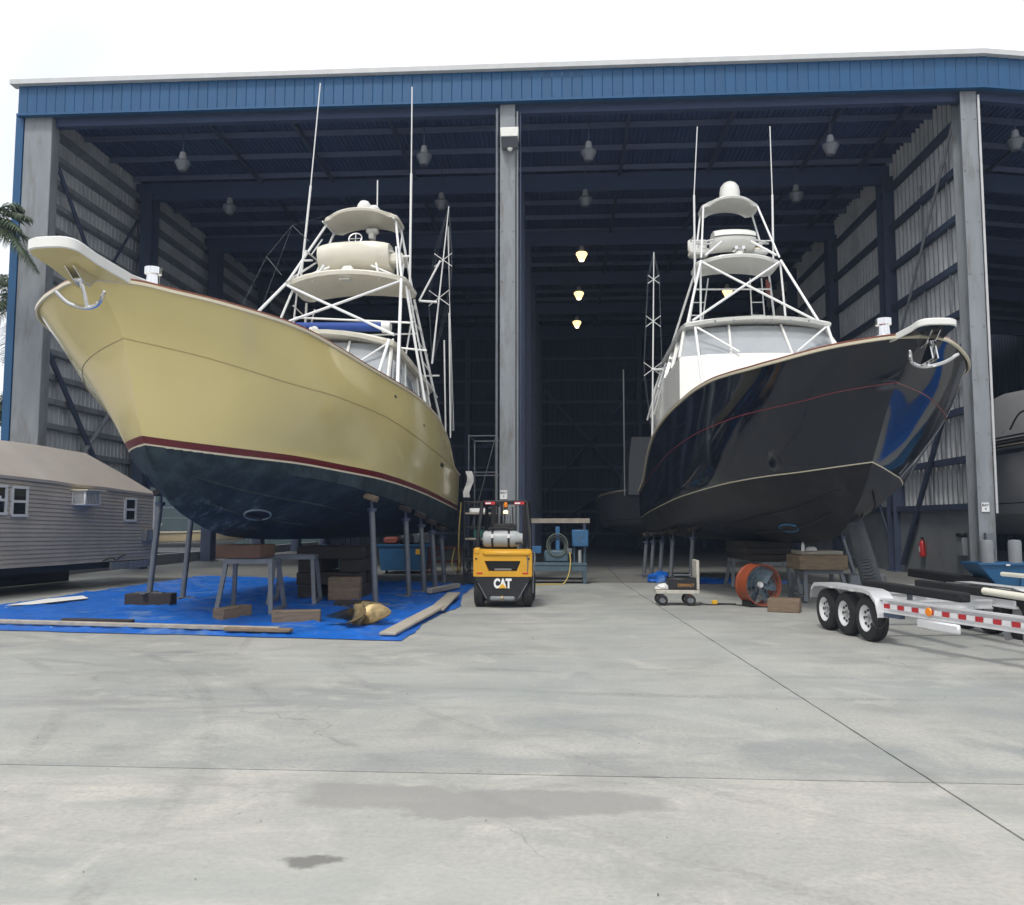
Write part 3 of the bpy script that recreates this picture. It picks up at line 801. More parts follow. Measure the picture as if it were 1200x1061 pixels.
def roof_slab(a0, a1, hw, z0, z1, th=0.1, bow=0.3, camber=0.1, s0=0.0, rc=0.25, nx=12, ny=14, taper=0.0):
    """a cambered roof with rounded corners, front edge bowed"""
    top = []; bot = []
    for i in range(nx + 1):
        u = i / nx; u = 0.5 - 0.5 * math.cos(PI * u)
        rt, rb = [], []
        e = min(u, 1-u) * (a1 - a0)
        inset = 0 if e > rc else rc - math.sqrt(max(0, rc*rc - (rc-e)**2))
        for j in range(ny + 1):
            v = -1 + 2*j/ny; v = math.sin(v * PI / 2)
            wd = (hw - taper * u) - inset * abs(v)
            a = a0 + (a1-a0)*u + bow*(1-u)*v*v
            z = z0 + (z1-z0)*u + camber*(1-v*v)
            ed = 0.4 if (j in (0, ny) or i in (0, nx)) else 0
            rt.append(Vector((s0 + v*wd, a, z - th*0.3*(ed > 0))))
            rb.append(Vector((s0 + v*wd*(1-0.02), a + 0.03*(1 if i == 0 else 0), z - th)))
        top.append(rt); bot.append(rb)
    mb = MB(); mb.grid(top); mb.grid(bot, flip=True)
    def rim(p, q): mb.grid([p, q])
    rim(bot[0], top[0]); rim(top[-1], bot[-1])
    rim([r[0] for r in top], [r[0] for r in bot]); rim([r[-1] for r in bot], [r[-1] for r in top])
    return mb
def place_boat(name, label, x, y, slope):
    return thing(name, label, 'boat', (x, y, 0), -math.atan(slope))

def house(boat, hull, a_low, a_gb, a_gt, a_aft, hw_low, hw_gb, hw_gt, z_low, z_gb, z_gt, z_gt_aft, mat, glassm, s0=0.0, bow=0.45, vs=(-1,-0.55,-0.02,0.5,1), aft_n=3, frame=m_white, z_low_aft=None):
    """cabin: solid lower part, mullions and panes"""
    zla = z_low if z_low_aft is None else z_low_aft
    def outline(af, hw, zf, za, a_end, n=14):
        pts = []
        for i in range(n+1):
            v = -1 + 2*i/n
            pts.append(Vector((s0 + hw*v, af + bow*abs(v)**2.2, zf)))
        side = []
        m = 8
        for i in range(1, m+1):
            t = i/m; side.append((af + bow + (a_end-af-bow)*t, zf + (za-zf)*t))
        L = [Vector((s0 - hw, a, z)) for a, z in reversed(side)]; Rr = [Vector((s0 + hw, a, z)) for a, z in side]
        return L + pts + Rr
    low = outline(a_low, hw_low, z_low, zla, a_aft); gb = outline(a_gb, hw_gb, z_gb, z_gb - (z_gt-z_gt_aft)*0.6, a_aft)
    mid = [lerp(p, q, 0.9) + Vector((0,-0.02,0)) for p, q in zip(low, gb)]
    mb = MB(); mb.grid([low, mid, gb]); 
    inner = [Vector((s0 + (p.x-s0)*0.9, p.y + 0.15, p.z)) for p in gb]; mb.grid([gb, inner])
    mb.build('cabin', mat, boat, 45)
    # panes: on the front by v, on the sides by a
    def front(v, hw, af, z): return Vector((s0 + hw*v, af + bow*abs(v)**2.2, z))
    for i in range(len(vs)-1):
        rows = []
        n = 5
        for z_t in (0, 1):
            r = []
            for k in range(n+1):
                v = vs[i] + (vs[i+1]-vs[i])*k/n
                p = front(v, hw_gb-0.02, a_gb+0.03, z_gb) if z_t == 0 else front(v, hw_gt-0.02, a_gt+0.03, z_gt)
                r.append(p)
            rows.append(r)
        mb = MB(); mb.grid(rows); mb.grid([[p + Vector((0,0.015,0)) for p in r] for r in rows], flip=True)
        mb.build('window_pane', glassm, boat, 60, recalc=False)
    for i, v in enumerate(vs):
        p = front(v, hw_gb, a_gb, z_gb-0.03); q = front(v, hw_gt, a_gt, z_gt+0.02)
        MB().tube(p, q, 0.035 if 0 < i < len(vs)-1 else 0.05, 6).build('window_frame', frame, boat)
    ab, at_ = a_gb + bow, a_gt + bow
    zb_a = z_gb - (z_gt-z_gt_aft)*0.6
    for side in (-1, 1):
        prev = None
        for k in range(aft_n + 1):
            t = k / aft_n
            p = Vector((s0 + side*(hw_gb-0.01), ab + (a_aft-ab)*t, z_gb + (zb_a-z_gb)*t)); q = Vector((s0 + side*(hw_gt-0.01), at_ + (a_aft-0.1-at_)*t, z_gt + (z_gt_aft-z_gt)*t))
            if k: MB().tube(p + Vector((side*0.01,0,-0.03)), q + Vector((side*0.01,0,0.02)), 0.045, 6).build('window_frame', frame, boat)
            if prev:
                mb = MB(); mb.add([prev[0], p, q, prev[1]], [(0,1,2,3)]); mb.add([x - Vector((side*0.015,0,0)) for x in (prev[0], p, q, prev[1])], [(3,2,1,0)])
                mb.build('window_pane', glassm, boat, recalc=False)
            prev = (p, q)

def rails(boat, hull, mat_rail, line_mat):
    sp = hull.sheer()
    sweep(sp, [(0.0, -0.062), (0.03, -0.055), (0.034, -0.012), (-0.02, -0.001)]).build('rub_rail', mat_rail, boat, 50)
    sweep(sp, [(-0.10, 0.0), (0.012, 0.001), (0.014, 0.022), (-0.10, 0.026)]).build('toe_rail', m_teak, boat, 50)
    rp = hull.sheer(line='R')
    sweep(rp, [(-0.005, -0.008), (0.010, -0.006), (0.010, 0.006), (-0.005, 0.008)]).build('rubbing_strake', line_mat, boat, 60)
    # deck
    rows = []
    for i in range(41):
        p = hull.S.at(i/40); r = []
        for j in range(9):
            v = -1 + j/4; e = hull.sh(p, 1 if v >= 0 else -1)
            r.append(Vector((p[1]*v*0.985, p[0] + 0.04, e.z - 0.03 + 0.08*(1-v*v))))
        rows.append(r)
    MB().grid(rows).build('foredeck', m_offwhite, boat)

def pulpit(boat, a_root, a_tip, hw, z_root, z_tip, mat, flukes=True, th=0.16, under=None):
    """rounded plank reaching out over the bow with an anchor under it"""
    n = 10; out = []
    pts = []
    L = a_root - a_tip
    for i in range(n+1):
        t = i/n * PI; pts.append((-hw*math.copysign(abs(math.cos(t))**.6, math.cos(t)), a_tip + hw*0.7 - hw*0.7*math.sin(t)**.8))
    full = [(-hw*1.5, a_root + 0.5), (-hw*1.25, a_root), (-hw, a_root - 0.55*L)] + pts + [(hw, a_root - 0.55*L), (hw*1.25, a_root), (hw*1.5, a_root + 0.5)]
    def zz(a): 
        t = max(0, min(1.2, (a_root - a)/L)); return lerp(z_root, z_tip, t)
    mb = MB(); m = len(full)
    prof = [(1.0, 0.0), (1.0, -th*0.15), (0.97, -th*0.0)]
    ring = lambda k, dz: [Vector((x*k, a_tip + (a - a_tip)*(1 if k == 1 else 1) + (0.03 if k < 1 else 0)*(1 if a < a_tip + hw else 0), zz(a)+dz)) for x, a in full]
    R1, R2, R3, R4 = ring(0.95, 0), ring(1, -0.02), ring(1, -th+0.012), ring(0.97, -th)
    mb.grid([R1, R2, R3, R4], closed=True)
    mb.add(R1, [tuple(range(m))]); mb.add(R4, [tuple(reversed(range(m)))], 1)
    pl = mb.build('pulpit', [mat, under or mat], boat, 30)  # underside carries its shading as a second colour
    # roller cheeks and anchor
    ar = lerp(a_root, a_tip, 0.42); zb = zz(ar) - th
    pl2 = MB()
    pl2.prism([(ar-0.28, zb-0.002), (ar+0.30, zb-0.002), (ar+0.12, zb-0.20), (ar-0.06, zb-0.16)], -0.07, -0.055, 'X')
    pl2.prism([(ar-0.28, zb-0.002), (ar+0.30, zb-0.002), (ar+0.12, zb-0.20), (ar-0.06, zb-0.16)], 0.055, 0.07, 'X')
    pl2.tube((-0.06, ar, zb-0.12), (0.06, ar, zb-0.12), 0.045, 10)
    pl2.build('anchor_roller', m_chrome, pl)
    an = MB()
    an.tube((0, ar-0.02, zb-0.10), (0.0, ar+0.16, zb-0.46), 0.028, 8)
    an.path(bend([(-0.33, ar-0.10, zb-0.28), (-0.24, ar+0.06, zb-0.42), (-0.08, ar+0.16, zb-0.47), (0.08, ar+0.16, zb-0.47), (0.26, ar+0.06, zb-0.43), (0.42, ar-0.10, zb-0.33)]), [0.016]+[0.032]*19+[0.016], 8)
    if not flukes:
        for sd_ in (-1, 1): an.prism([(ar-0.12, zb-0.12), (ar+0.2, zb-0.46), (ar-0.22, zb-0.42)], sd_*0.03, sd_*0.05, 'X')
    an.build('anchor', m_chrome, pl)
    return pl

def loc_fn(boat):
    return lambda a, s, z: (s, a, z)
# ---------------- the cream yellow boat
yb = place_boat('sport_fishing_boat', 'cream yellow sport fishing boat with dark blue bottom and tuna tower', -6.627, 12.4, 0.07)
yk = 0.05
def up(pts, k): return [(a, w_, z + k*w_*max(0, 1-max(a,0)/7)) for a, w_, z in pts]
YH = Hull(
    K=[(.80,0,2.70),(1.19,0,2.33),(1.47,0,2.06),(2.1,0,1.80),(2.86,0,1.60),(3.69,0,1.47),(6,0,1.37),(14.2,0,1.30)],
    Cn=[(.72,0,2.82),(1.0,.30,2.80),(1.5,.70,2.76),(2.6,1.25,2.68),(4.4,1.88,2.55),(5.7,2.20,2.38),(8.4,2.36,2.09),(10.3,2.37,1.85),(12.3,2.37,1.65),(14.2,2.33,1.57)],
    B=up([(.54,0,3.10),(.95,.42,3.05),(1.6,.94,3.0),(3,1.46,2.97),(4.4,1.93,2.89),(6,2.33,2.80),(9.5,2.45,2.60),(14.2,2.38,2.26)], yk),
    Rb=up([(-.05,0,4.52),(.3,.50,4.43),(.65,.95,4.34),(1.1,1.42,4.22),(1.7,1.82,4.11),(2.9,2.40,4.0),(4.9,2.63,3.92),(7,2.76,3.73),(9.2,2.72,3.57),(11.6,2.60,3.41),(14.2,2.42,3.14)], yk),
    Sh=up([(-.75,0,5.26),(-.62,.42,5.24),(-.3,.95,5.16),(0,1.35,5.10),(.5,1.85,5.01),(1.0,2.15,4.96),(1.5,2.32,4.92),(2.5,2.50,4.83),(3.9,2.66,4.73),(5.3,2.75,4.69),(6.9,2.80,4.65),(9.4,2.73,4.50),(11,2.62,4.25),(11.8,2.58,4.0),(12.5,2.52,3.68),(13,2.48,3.42),(14.2,2.42,3.24)], yk),
    roll=yk, band=0.115)
YH.build([m_bluebot, m_cream, m_redband, m_yellow], yb)
rails(yb, YH, m_cream, M('shadow grey strake', (0.42, 0.345, 0.15), 0.5))
pulpit(yb, -0.55, -1.86, 0.36, 5.34, 5.50, m_white, under=m_yellow)  # yellow underside stands in for light bounced off the ground
# ---------------- the black boat
bb = place_boat('sport_fishing_boat', 'glossy black sport fishing boat with white cabin and tuna tower', 5.6, 14.0, -0.045)
bk = 0.04
BH = Hull(
    K=[(1.75,0,2.65),(2.07,0,2.30),(2.55,0,1.92),(3.11,0,1.58),(3.78,0,1.39),(6,0,1.27),(14.6,0,1.20)],
    Cn=[(1.72,0,2.68),(2.2,.32,2.54),(3.2,.95,2.34),(5,1.50,2.13),(6.5,1.78,1.97),(8.5,2.02,1.80),(12.5,2.16,1.52),(14.6,2.20,1.45)],
    B=up([(1.55,0,2.88),(2.0,.36,2.82),(2.9,.98,2.72),(3.5,1.36,2.68),(5,2.03,2.57),(8,2.42,2.41),(12.6,2.47,2.10),(14.6,2.40,1.95)], bk),
    Rb=up([(.5,0,4.08),(.8,.36,4.03),(1.15,.78,3.96),(1.6,1.18,3.86),(3.2,2.08,3.72),(5.5,2.45,3.64),(8,2.55,3.50),(11,2.50,3.20),(14.6,2.42,2.72)], bk),
    Sh=up([(-.55,0,4.66),(-.38,.36,4.66),(0,.74,4.64),(.45,1.08,4.62),(1,1.46,4.57),(1.5,1.73,4.54),(2,1.92,4.54),(2.9,2.16,4.58),(4,2.35,4.63),(5,2.44,4.64),(6,2.50,4.62),(7.5,2.54,4.57),(10,2.56,4.32),(11.2,2.54,4.05),(12.3,2.50,3.66),(13.4,2.46,3.10),(14.6,2.44,2.80)], bk),
    roll=bk, band=0.05, line=0.02)
BH.build([m_blackbot, m_cream, m_black, m_black], bb)
rails(bb, BH, m_cream, m_pinkline)
pulpit(bb, -0.35, -1.10, 0.30, 4.72, 4.80, m_white, flukes=False, th=0.11, under=m_black)  # black underside stands in for the shade below the plank
for b_, hl, s_, a_ in ((yb, YH, 0.46, -0.42), (bb, BH, -0.42, -0.42)):
    z = hl.S.ata(a_)[2] + 0.03
    MB().lathe([(0,0),(0.14,0),(0.14,0.04),(0.10,0.06),(0.09,0.2),(0.125,0.22),(0.125,0.32),(0,0.32)], 16, (s_, a_ + 0.35, z)).build('windlass', m_chrome, b_)

# ---- yellow superstructure (s across, a aft, z up -> local x, y, z)
house(yb, YH, 6.2, 6.9, 7.75, 12.2, 2.05, 2.0, 1.85, 4.45, 5.05, 6.1, 5.55, m_offwhite, m_vinyl, bow=0.55, z_low_aft=4.0)
roof_slab(7.45, 12.4, 2.05, 6.17, 5.62, 0.12, 0.5, 0.22).build('cabin_roof', m_offwhite, yb, 45)
def L3(t): return (t[1], t[0], t[2])       # (a, s, z)
def yp(nm, p, q, r=0.035, mat=m_pipe, b_=None): return pipe(nm, L3(p), L3(q), r, mat, b_ or yb)
for sd_ in (-1, 1):
    yp('tower_leg', (10, sd_*1.62, 8.25), (6.3, sd_*2.55, 4.75), 0.042)
    yp('tower_leg', (10.5, sd_*1.62, 8.2), (9.3, sd_*2.5, 4.6), 0.036)
    yp('tower_leg', (11.5, sd_*1.6, 8.1), (13.0, sd_*2.35, 3.5), 0.036)
    yp('tower_leg', (10.1, sd_*1.60, 8.35), (11.5, sd_*1.04, 10.4), 0.036)
    yp('tower_leg', (11.4, sd_*1.60, 8.2), (12.15, sd_*1.02, 10.4), 0.036)
    yp('brace', (10, sd_*1.58, 8.2), (8.05, -sd_*1.98, 6.3), 0.036)
    yp('brace', (8.1, sd_*1.95, 6.2), (7.2, sd_*1.0, 5.25), 0.026)
    yp('cabin_post', (7.7, sd_*1.95, 6.1), (6.55, sd_*1.95, 4.8), 0.04)
    yp('rail', (10.9, sd_*1.05, 9.35), (11.6, sd_*1.32, 9.35), 0.03)
    yp('brace', (10.55, sd_*0.75, 8.9), (10.2, sd_*0.95, 8.35), 0.03)
    yp('brace', (11.9, sd_*1.5, 8.0), (10.8, sd_*1.5, 6.0), 0.026)
    yp('rail', (10.05, sd_*1.62, 8.32), (11.5, sd_*1.3, 9.3), 0.03)
yp('rail', (10.2, -1.4, 7.35), (10.2, 1.9, 7.1), 0.028)
yp('rail', (11.6, -1.3, 9.35), (11.6, 1.3, 9.35), 0.03)
yp('rail', (11.0, 0.9, 6.65), (11.0, 2.1, 6.5), 0.028)
yp('brace', (10.6, 0.6, 8.85), (10.25, 1.5, 8.38), 0.03)
yp('brace', (10.6, -0.6, 8.85), (10.25, -1.5, 8.4), 0.03)
roof_slab(9.85, 11.7, 1.72, 8.42, 8.3, 0.13, 0.35, 0.14, s0=-0.03).build('tower_platform', m_offwhite, yb, 45)
MB().box((-0.16, 10.12, 8.345), (0.14, 10.42, 8.40)).build('ceiling_light', m_white, yb)
# helm pod with wheel
mb = MB()
rows = []
for u, (aa, zz_) in enumerate(((10.75, 9.62), (10.62, 9.55), (10.58, 9.35), (10.66, 9.12), (10.85, 8.95), (11.3, 8.92), (11.45, 9.3), (11.1, 9.62))):
    rows.append([Vector((s_*1.0, aa + 0.12*abs(s_)**3, zz_ - 0.06*abs(s_)**4)) for s_ in (-1.03,-1.0,-.9,-.6,-.2,.2,.6,.9,1.0,1.03)])
mb.grid(rows + [rows[0]])
for e in (0, -1): mb.add([r[e] for r in rows], [tuple(range(len(rows)))])
hp = mb.build('helm_pod', m_offwhite, yb, 50)
wh = MB(); ring = [(0.0 + 0.19*math.cos(k*PI/9) , 11.0 + 0.06*math.sin(k*PI/9), 9.78 + 0.17*math.sin(k*PI/9)) for k in range(18)]
wh.path(ring, 0.02, 6, closed=True); wh.tube((-.18,11.0,9.78),(.18,11.0,9.78),0.014,6); wh.tube((0,11.0,9.6),(0,11.05,9.95),0.014,6)
wh.build('steering_wheel', m_chrome, hp)
MB().cbox((-0.22, 10.45, 8.47), (0.1, 10.7, 8.85), 0.06).build('spotlight', m_white, yb)
MB().cbox((0.98, 10.9, 9.0), (1.42, 11.5, 9.3), 0.06).build('seat', m_offwhite, yb)
roof_slab(11.05, 12.35, 1.13, 10.58, 10.46, 0.09, 0.28, 0.15, rc=0.3).build('tower_roof', m_offwhite, yb, 45)
MB().cbox((-0.02, 12.0, 10.28), (0.34, 12.25, 10.45), 0.05).cbox((0.08, 11.95, 10.1), (0.25, 12.2, 10.3), 0.03).build('electronics_box', m_white, yb)
MB().lathe([(0.0,0.0),(0.21,0.0),(0.22,0.12),(0.19,0.26),(0.12,0.36),(0,0.40)], 18, (0.06, 11.6, 10.72)).build('satellite_dome', m_cloth, yb)
MB().cbox((0.18, 11.45, 10.72), (0.52, 11.9, 10.95), 0.1).build('covered_radar', m_cloth, yb)
yp('antenna', (11.7, 0.42, 10.7), (11.7, 0.42, 11.75), 0.02)
yp('antenna', (11.0, -1.62, 8.3), (11.0, -1.35, 11.4), 0.034); yp('antenna', (11.0, -1.35, 11.4), (11.0, -1.12, 14.45), 0.018)
yp('antenna', (11.0, 1.60, 8.25), (11.0, 1.61, 11.6), 0.034); yp('antenna', (11.0, 1.61, 11.6), (11.0, 1.61, 14.15), 0.018)
yp('antenna_bracket', (11.0, 1.3, 9.2), (11.0, 1.62, 9.2), 0.03); yp('antenna_bracket', (11.0, -1.25, 9.2), (11.0, -1.5, 9.2), 0.03)
for sd_ in (-1, 1):
    for k in range(5):
        t_ = 0.12 + 0.19*k
        pa = lerp(Vector((10.6, sd_*1.62, 8.15)), Vector((11.4, sd_*2.08, 5.4)), t_); pb = lerp(Vector((11.45, sd_*1.62, 8.1)), Vector((12.4, sd_*2.2, 5.0)), t_)
        if sd_ > 0 or k < 2: yp('ladder_rung', pa, pb, 0.02)
    yp('stanchion', (10.3, sd_*1.45, 8.4), (10.6, sd_*1.3, 9.35), 0.026); yp('rail', (10.6, sd_*1.3, 9.35), (11.5, sd_*1.3, 9.35), 0.026)
    yp('brace', (11.0, sd_*1.3, 9.35), (11.6, sd_*1.2, 10.0), 0.022)
    yp('roof_bow', (11.2, sd_*1.05, 10.4), (12.2, sd_*1.03, 10.35), 0.024)
    yp('tower_leg', (10.8, sd_*1.62, 8.2), (11.3, sd_*2.1, 5.3), 0.026)
yp('rail', (11.5, -1.6, 7.1), (11.5, 1.7, 7.1), 0.026); yp('rail', (12.2, 1.2, 6.0), (12.2, 2.2, 6.0), 0.026)
# canvas roll on the cabin roof, horns
MB().tube((-1.75, 8.55, 6.72), (1.6, 8.55, 6.62), 0.115, 14).build('canvas_roll', m_bluecov, yb)
MB().lathe([(0,0.16),(0.12,0.15),(0.15,0.02),(0.15,-0.06),(0,-0.06)], 16, (1.60, 8.55, 6.62), 'X').build('roll_end', m_white, yb)
for s_ in (-0.42, -0.12):
    MB().lathe([(0,-0.1),(0.05,-0.1),(0.06,0),(0.12,0.12),(0.10,0.12),(0,0.02)], 14, (s_, 8.1, 6.50), 'Y').build('horn', m_white, yb)
# outrigger poles with spreaders
def outrigger(b_, base, top, s_out, spread, r=0.03):
    bx = Vector(L3(base)); tx = Vector(L3(top))
    o = MB(); o.tube(bx, tx, r, 8, r*0.45)
    o = o.build('outrigger', m_pipe, b_)
    d = (tx - bx); 
    stays = []
    for t, wd in spread:
        c = bx + d*t
        for e in (Vector((wd, 0, wd*0.75)), Vector((-wd, 0, wd*0.75))):
            MB().tube(c - e, c + e, 0.011, 6).build('spreader', m_pipe, o)
    for sg in ((1, .75), (-1, .75), (1, -.75), (-1, -.75)):
        pts = [bx] + [bx + d*t + Vector((sg[0]*wd, 0, sg[1]*wd)) for t, wd in spread] + [tx]
        MB().path(pts, 0.0035, 4).build('stay_wire', m_galv, o)
    return o
outrigger(yb, (11.9, 2.05, 6.3), (11.4, 2.62, 10.75), 1, [(0.42, 0.30), (0.66, 0.26)])
yp('outrigger_arm', (11.5, 1.75, 8.05), (11.6, 2.25, 8.02), 0.035)
yp('outrigger_arm', (11.5, 1.75, 8.05), (11.5, 2.36, 9.2), 0.03)
for k, s_ in enumerate((2.36, 2.5)): yp('outrigger_pole', (12.4, s_, 4.2), (12.0, s_+0.02, 7.0+0.8*k), 0.022)
for k in range(3): yp('halyard', (12.4, 2.5+0.05*k, 4.4), (11.5, 2.6-0.02*k, 10.2), 0.006)
for k, (p, q) in enumerate((((9.9,-2.15,9.0),(10,-1.75,8.5)), ((10.6,-1.72,10.1),(10.8,-1.3,9.7)))):
    yp('spreader', p, q, 0.009, m_galv)
yp('stay_wire', (9.9,-2.15,9.0), (8.6,-2.6,6.5), 0.003, m_galv); yp('stay_wire', (9.9,-2.15,9.0), (10.6,-1.72,10.1), 0.003, m_galv)
yp('stay_wire', (10.6,-1.72,10.1), (11.3,-1.0,10.6), 0.003, m_galv); yp('stay_wire', (10.6,-1.72,10.1), (9.4,-2.2,7.0), 0.003, m_galv)
# hull fittings: vents, thruster tunnel, strakes
def hull_pt(H_, q, row, side, push=0.0):
    s1 = H_.section(q)[row][0]; p = H_.sh(s1, side)
    e = H_.sh(H_.section(q+0.01)[row][0], side) - p; f_ = H_.sh(H_.section(q)[row+1][0], side) - p
    n = e.cross(f_); n.normalize()
    if n.x * side < 0: n = -n
    return p + n*push, n, e.normalized(), f_.normalized()
def strake(H_, b_, frac, q0, q1, mat, side):
    pts = []
    for i in range(15):
        q = lerp(q0, q1, i/14); s = H_.section(q)
        k = frac*5; r_ = int(k); p = lerp(s[r_][0], s[r_+1][0], k-r_); pts.append(H_.sh(p, side) + Vector((0,0,-0.012)))
    MB().path(pts, [0.008]+[0.03]*13+[0.008], 6).build('spray_strake', mat, b_)
for side in (-1, 1):
    for fr, q0, q1 in ((0.35, 0.28, 0.62), (0.68, 0.2, 0.66)): strake(YH, yb, fr, q0, q1, m_bluebot, side)
    for fr, q0, q1 in ((0.4, 0.28, 0.62), (0.72, 0.2, 0.66)): strake(BH, bb, fr, q0, q1, m_blackbot, side)
def tunnel(H_, b_, q, row, mat_ring):
    p, n, e, f_ = hull_pt(H_, q, row, 1 if b_ is yb else -1, 0.012)
    rg = [p + e*0.42*math.cos(k*PI/12) + f_*0.14*math.sin(k*PI/12) for k in range(24)]
    o = MB().path(rg, 0.02, 6, closed=True).build('thruster_ring', mat_ring, b_)
    MB().add([p + n*0.002 + (v - p)*0.98 for v in rg], [tuple(range(24))]).build('thruster_tunnel', m_dark, o, recalc=False)
m_fair = M('pale fairing filler', (0.16, 0.21, 0.24), 0.8, var=0.4, vs=8)
tunnel(YH, yb, 0.43, 2, m_fair)
m_bluetape = M('blue masking tape', (0.04, 0.16, 0.34), 0.6, var=0.3)
tunnel(BH, bb, 0.46, 2, m_bluetape)
def vent(H_, b_, q, row, l, h_, mat, side=1):
    p, n, e, f_ = hull_pt(H_, q, row, side, 0.006)
    vs = [p - e*l - f_*h_, p + e*l - f_*h_, p + e*l + f_*h_, p - e*l + f_*h_]
    MB().add(vs + [v - n*0.02 for v in vs], [(0,1,2,3),(4,7,6,5),(0,4,5,1),(1,5,6,2),(2,6,7,3),(3,7,4,0)]).build('hull_vent', mat, b_)
vent(YH, yb, 0.86, 13, 0.22, 0.05, m_dark); vent(YH, yb, 0.62, 17, 0.06, 0.03, m_dark); vent(YH, yb, 0.74, 16, 0.05, 0.03, m_dark)
# cockpit coaming vent of the yellow boat
vent(YH, yb, 0.875, 17, 0.30, 0.05, m_yellow)

# ---- black superstructure
s0 = -0.12
house(bb, BH, 7.1, 7.5, 8.15, 12.6, 2.2, 2.12, 1.86, 4.55, 5.98, 6.83, 6.35, m_white, m_vinyl, s0=s0, bow=0.5, vs=(-1,-0.42,0.3,1), aft_n=4, z_low_aft=4.1)
roof_slab(7.85, 12.8, 1.98, 6.96, 6.5, 0.11, 0.40, 0.09, s0=s0).build('cabin_roof', m_white, bb, 45)
for k in range(6):
    MB().lathe([(0,0),(0.03,0),(0.03,0.012),(0,0.012)], 8, (s0 - 1.2 + 0.48*k, 7.86 + 0.07*((k-2.5)**2)/6, 6.9), 'Y').build('snap_button', m_steel, bb)
bp_ = lambda nm, p, q, r=0.032, mat=m_pipe: pipe(nm, (p[1]+s0, p[0], p[2]), (q[1]+s0, q[0], q[2]), r, mat, bb)
for sd_ in (-1, 1):
    bp_('tower_leg', (9.9, sd_*1.12, 9.1), (8.75, sd_*1.75, 7.05), 0.036)
    bp_('tower_leg', (9.95, sd_*1.12, 9.05), (9.75, sd_*1.2, 6.9), 0.03)
    bp_('tower_leg', (11.0, sd_*1.1, 9.0), (12.3, sd_*1.75, 6.6), 0.034)
    bp_('tower_leg', (9.95, sd_*1.1, 9.2), (10.95, sd_*0.80, 11.05), 0.03)
    bp_('tower_leg', (11.0, sd_*1.1, 9.1), (11.5, sd_*0.78, 11.0), 0.03)
    bp_('brace', (9.9, sd_*1.08, 9.05), (8.7, -sd_*1.62, 7.1), 0.034)
    bp_('brace', (8.0, sd_*1.65, 6.75), (7.45, sd_*0.72, 6.0), 0.028)
    bp_('cabin_post', (8.0, sd_*1.7, 6.75), (7.0, sd_*1.75, 5.1), 0.036)
    bp_('brace', (10.35, sd_*0.42, 9.8), (9.9, sd_*1.0, 9.25), 0.034)
    bp_('rail', (10.6, sd_*0.55, 9.95), (11.0, sd_*1.1, 9.95), 0.03)
    bp_('rail', (10.9, sd_*0.78, 10.0), (10.9, sd_*1.2, 10.0), 0.022)
    # ladders
    for k in (0, 1):
        bp_('ladder_rail', (11.3, sd_*(0.62 + 0.34*k), 9.0), (11.9, sd_*(0.85 + 0.42*k), 6.7), 0.022)
    for k in range(6):
        t_ = 0.14 + k*0.16; 
        pa = lerp(Vector((11.3, sd_*0.62, 9.0)), Vector((11.9, sd_*0.85, 6.7)), t_); pb = lerp(Vector((11.3, sd_*0.96, 9.0)), Vector((11.9, sd_*1.27, 6.7)), t_)
        bp_('ladder_rung', pa, pb, 0.016)
bp_('rail', (10.9, -1.1, 8.55), (10.9, 1.1, 8.55), 0.026)
bp_('rail', (11.0, -1.1, 9.95), (11.0, 1.1, 9.95), 0.028)
roof_slab(9.75, 11.2, 1.2, 9.17, 9.1, 0.10, 0.3, 0.10, s0=s0).build('tower_platform', m_white, bb, 45)
roof_slab(10.6, 11.65, 0.86, 11.12, 11.05, 0.08, 0.28, 0.16, s0=s0, rc=0.25).build('tower_roof', m_white, bb, 45)
mb = MB()
rows = []
for (aa, zz_) in ((10.45, 10.2), (10.3, 10.12), (10.26, 10.0), (10.26, 9.93), (10.3, 9.80), (10.45, 9.68), (10.9, 9.66), (11.0, 9.95), (10.75, 10.2)):
    rows.append([Vector((s0 + s_*0.6, aa + 0.18*abs(s_)**3, zz_)) for s_ in (-1.0,-.92,-.6,-.2,.2,.6,.92,1.0)])
mb.grid(rows + [rows[0]])
for e in (0, -1): mb.add([r[e] for r in rows], [tuple(range(len(rows)))])
hp = mb.build('helm_pod', m_white, bb, 50)
MB().path([(s0 + s_*0.605, 10.25 + 0.18*abs(s_)**3, 9.965) for s_ in (-1,-.9,-.6,-.2,.2,.6,.9,1)], 0.014, 5).build('pod_seam', m_dark, hp)
MB().cbox((s0-1.2, 10.9, 9.62), (s0-0.62, 11.4, 9.8), 0.05).cbox((s0-1.2, 11.3, 9.8), (s0-0.62, 11.42, 10.2), 0.05).build('seat', m_white, bb)
MB().cbox((s0+0.62, 10.9, 9.62), (s0+1.1, 11.4, 9.8), 0.05).build('seat', m_white, bb)
MB().lathe([(0,0),(0.29,0),(0.30,0.05),(0.30,0.32),(0.27,0.46),(0.19,0.57),(0.09,0.625),(0,0.64)], 24, (s0+0.02, 11.1, 11.24)).build('satellite_dome', m_white, bb)
for s_ in (-0.1, 0.1):
    MB().lathe([(0,-0.1),(0.05,-0.1),(0.06,0.02),(0.10,0.08),(0.085,0.09),(0,0.03)], 12, (s0+s_, 10.05, 9.5), 'Y').build('spotlight', m_chrome, bb)
MB().cbox((s0-0.1, 10.0, 9.25), (s0+0.1, 10.15, 9.42), 0.03).build('spotlight_base', m_white, bb)
bp_('antenna', (10.4, -1.2, 8.6), (10.4, -1.18, 11.2), 0.03); bp_('antenna', (10.4, -1.18, 11.2), (10.4, -1.05, 13.25), 0.015)
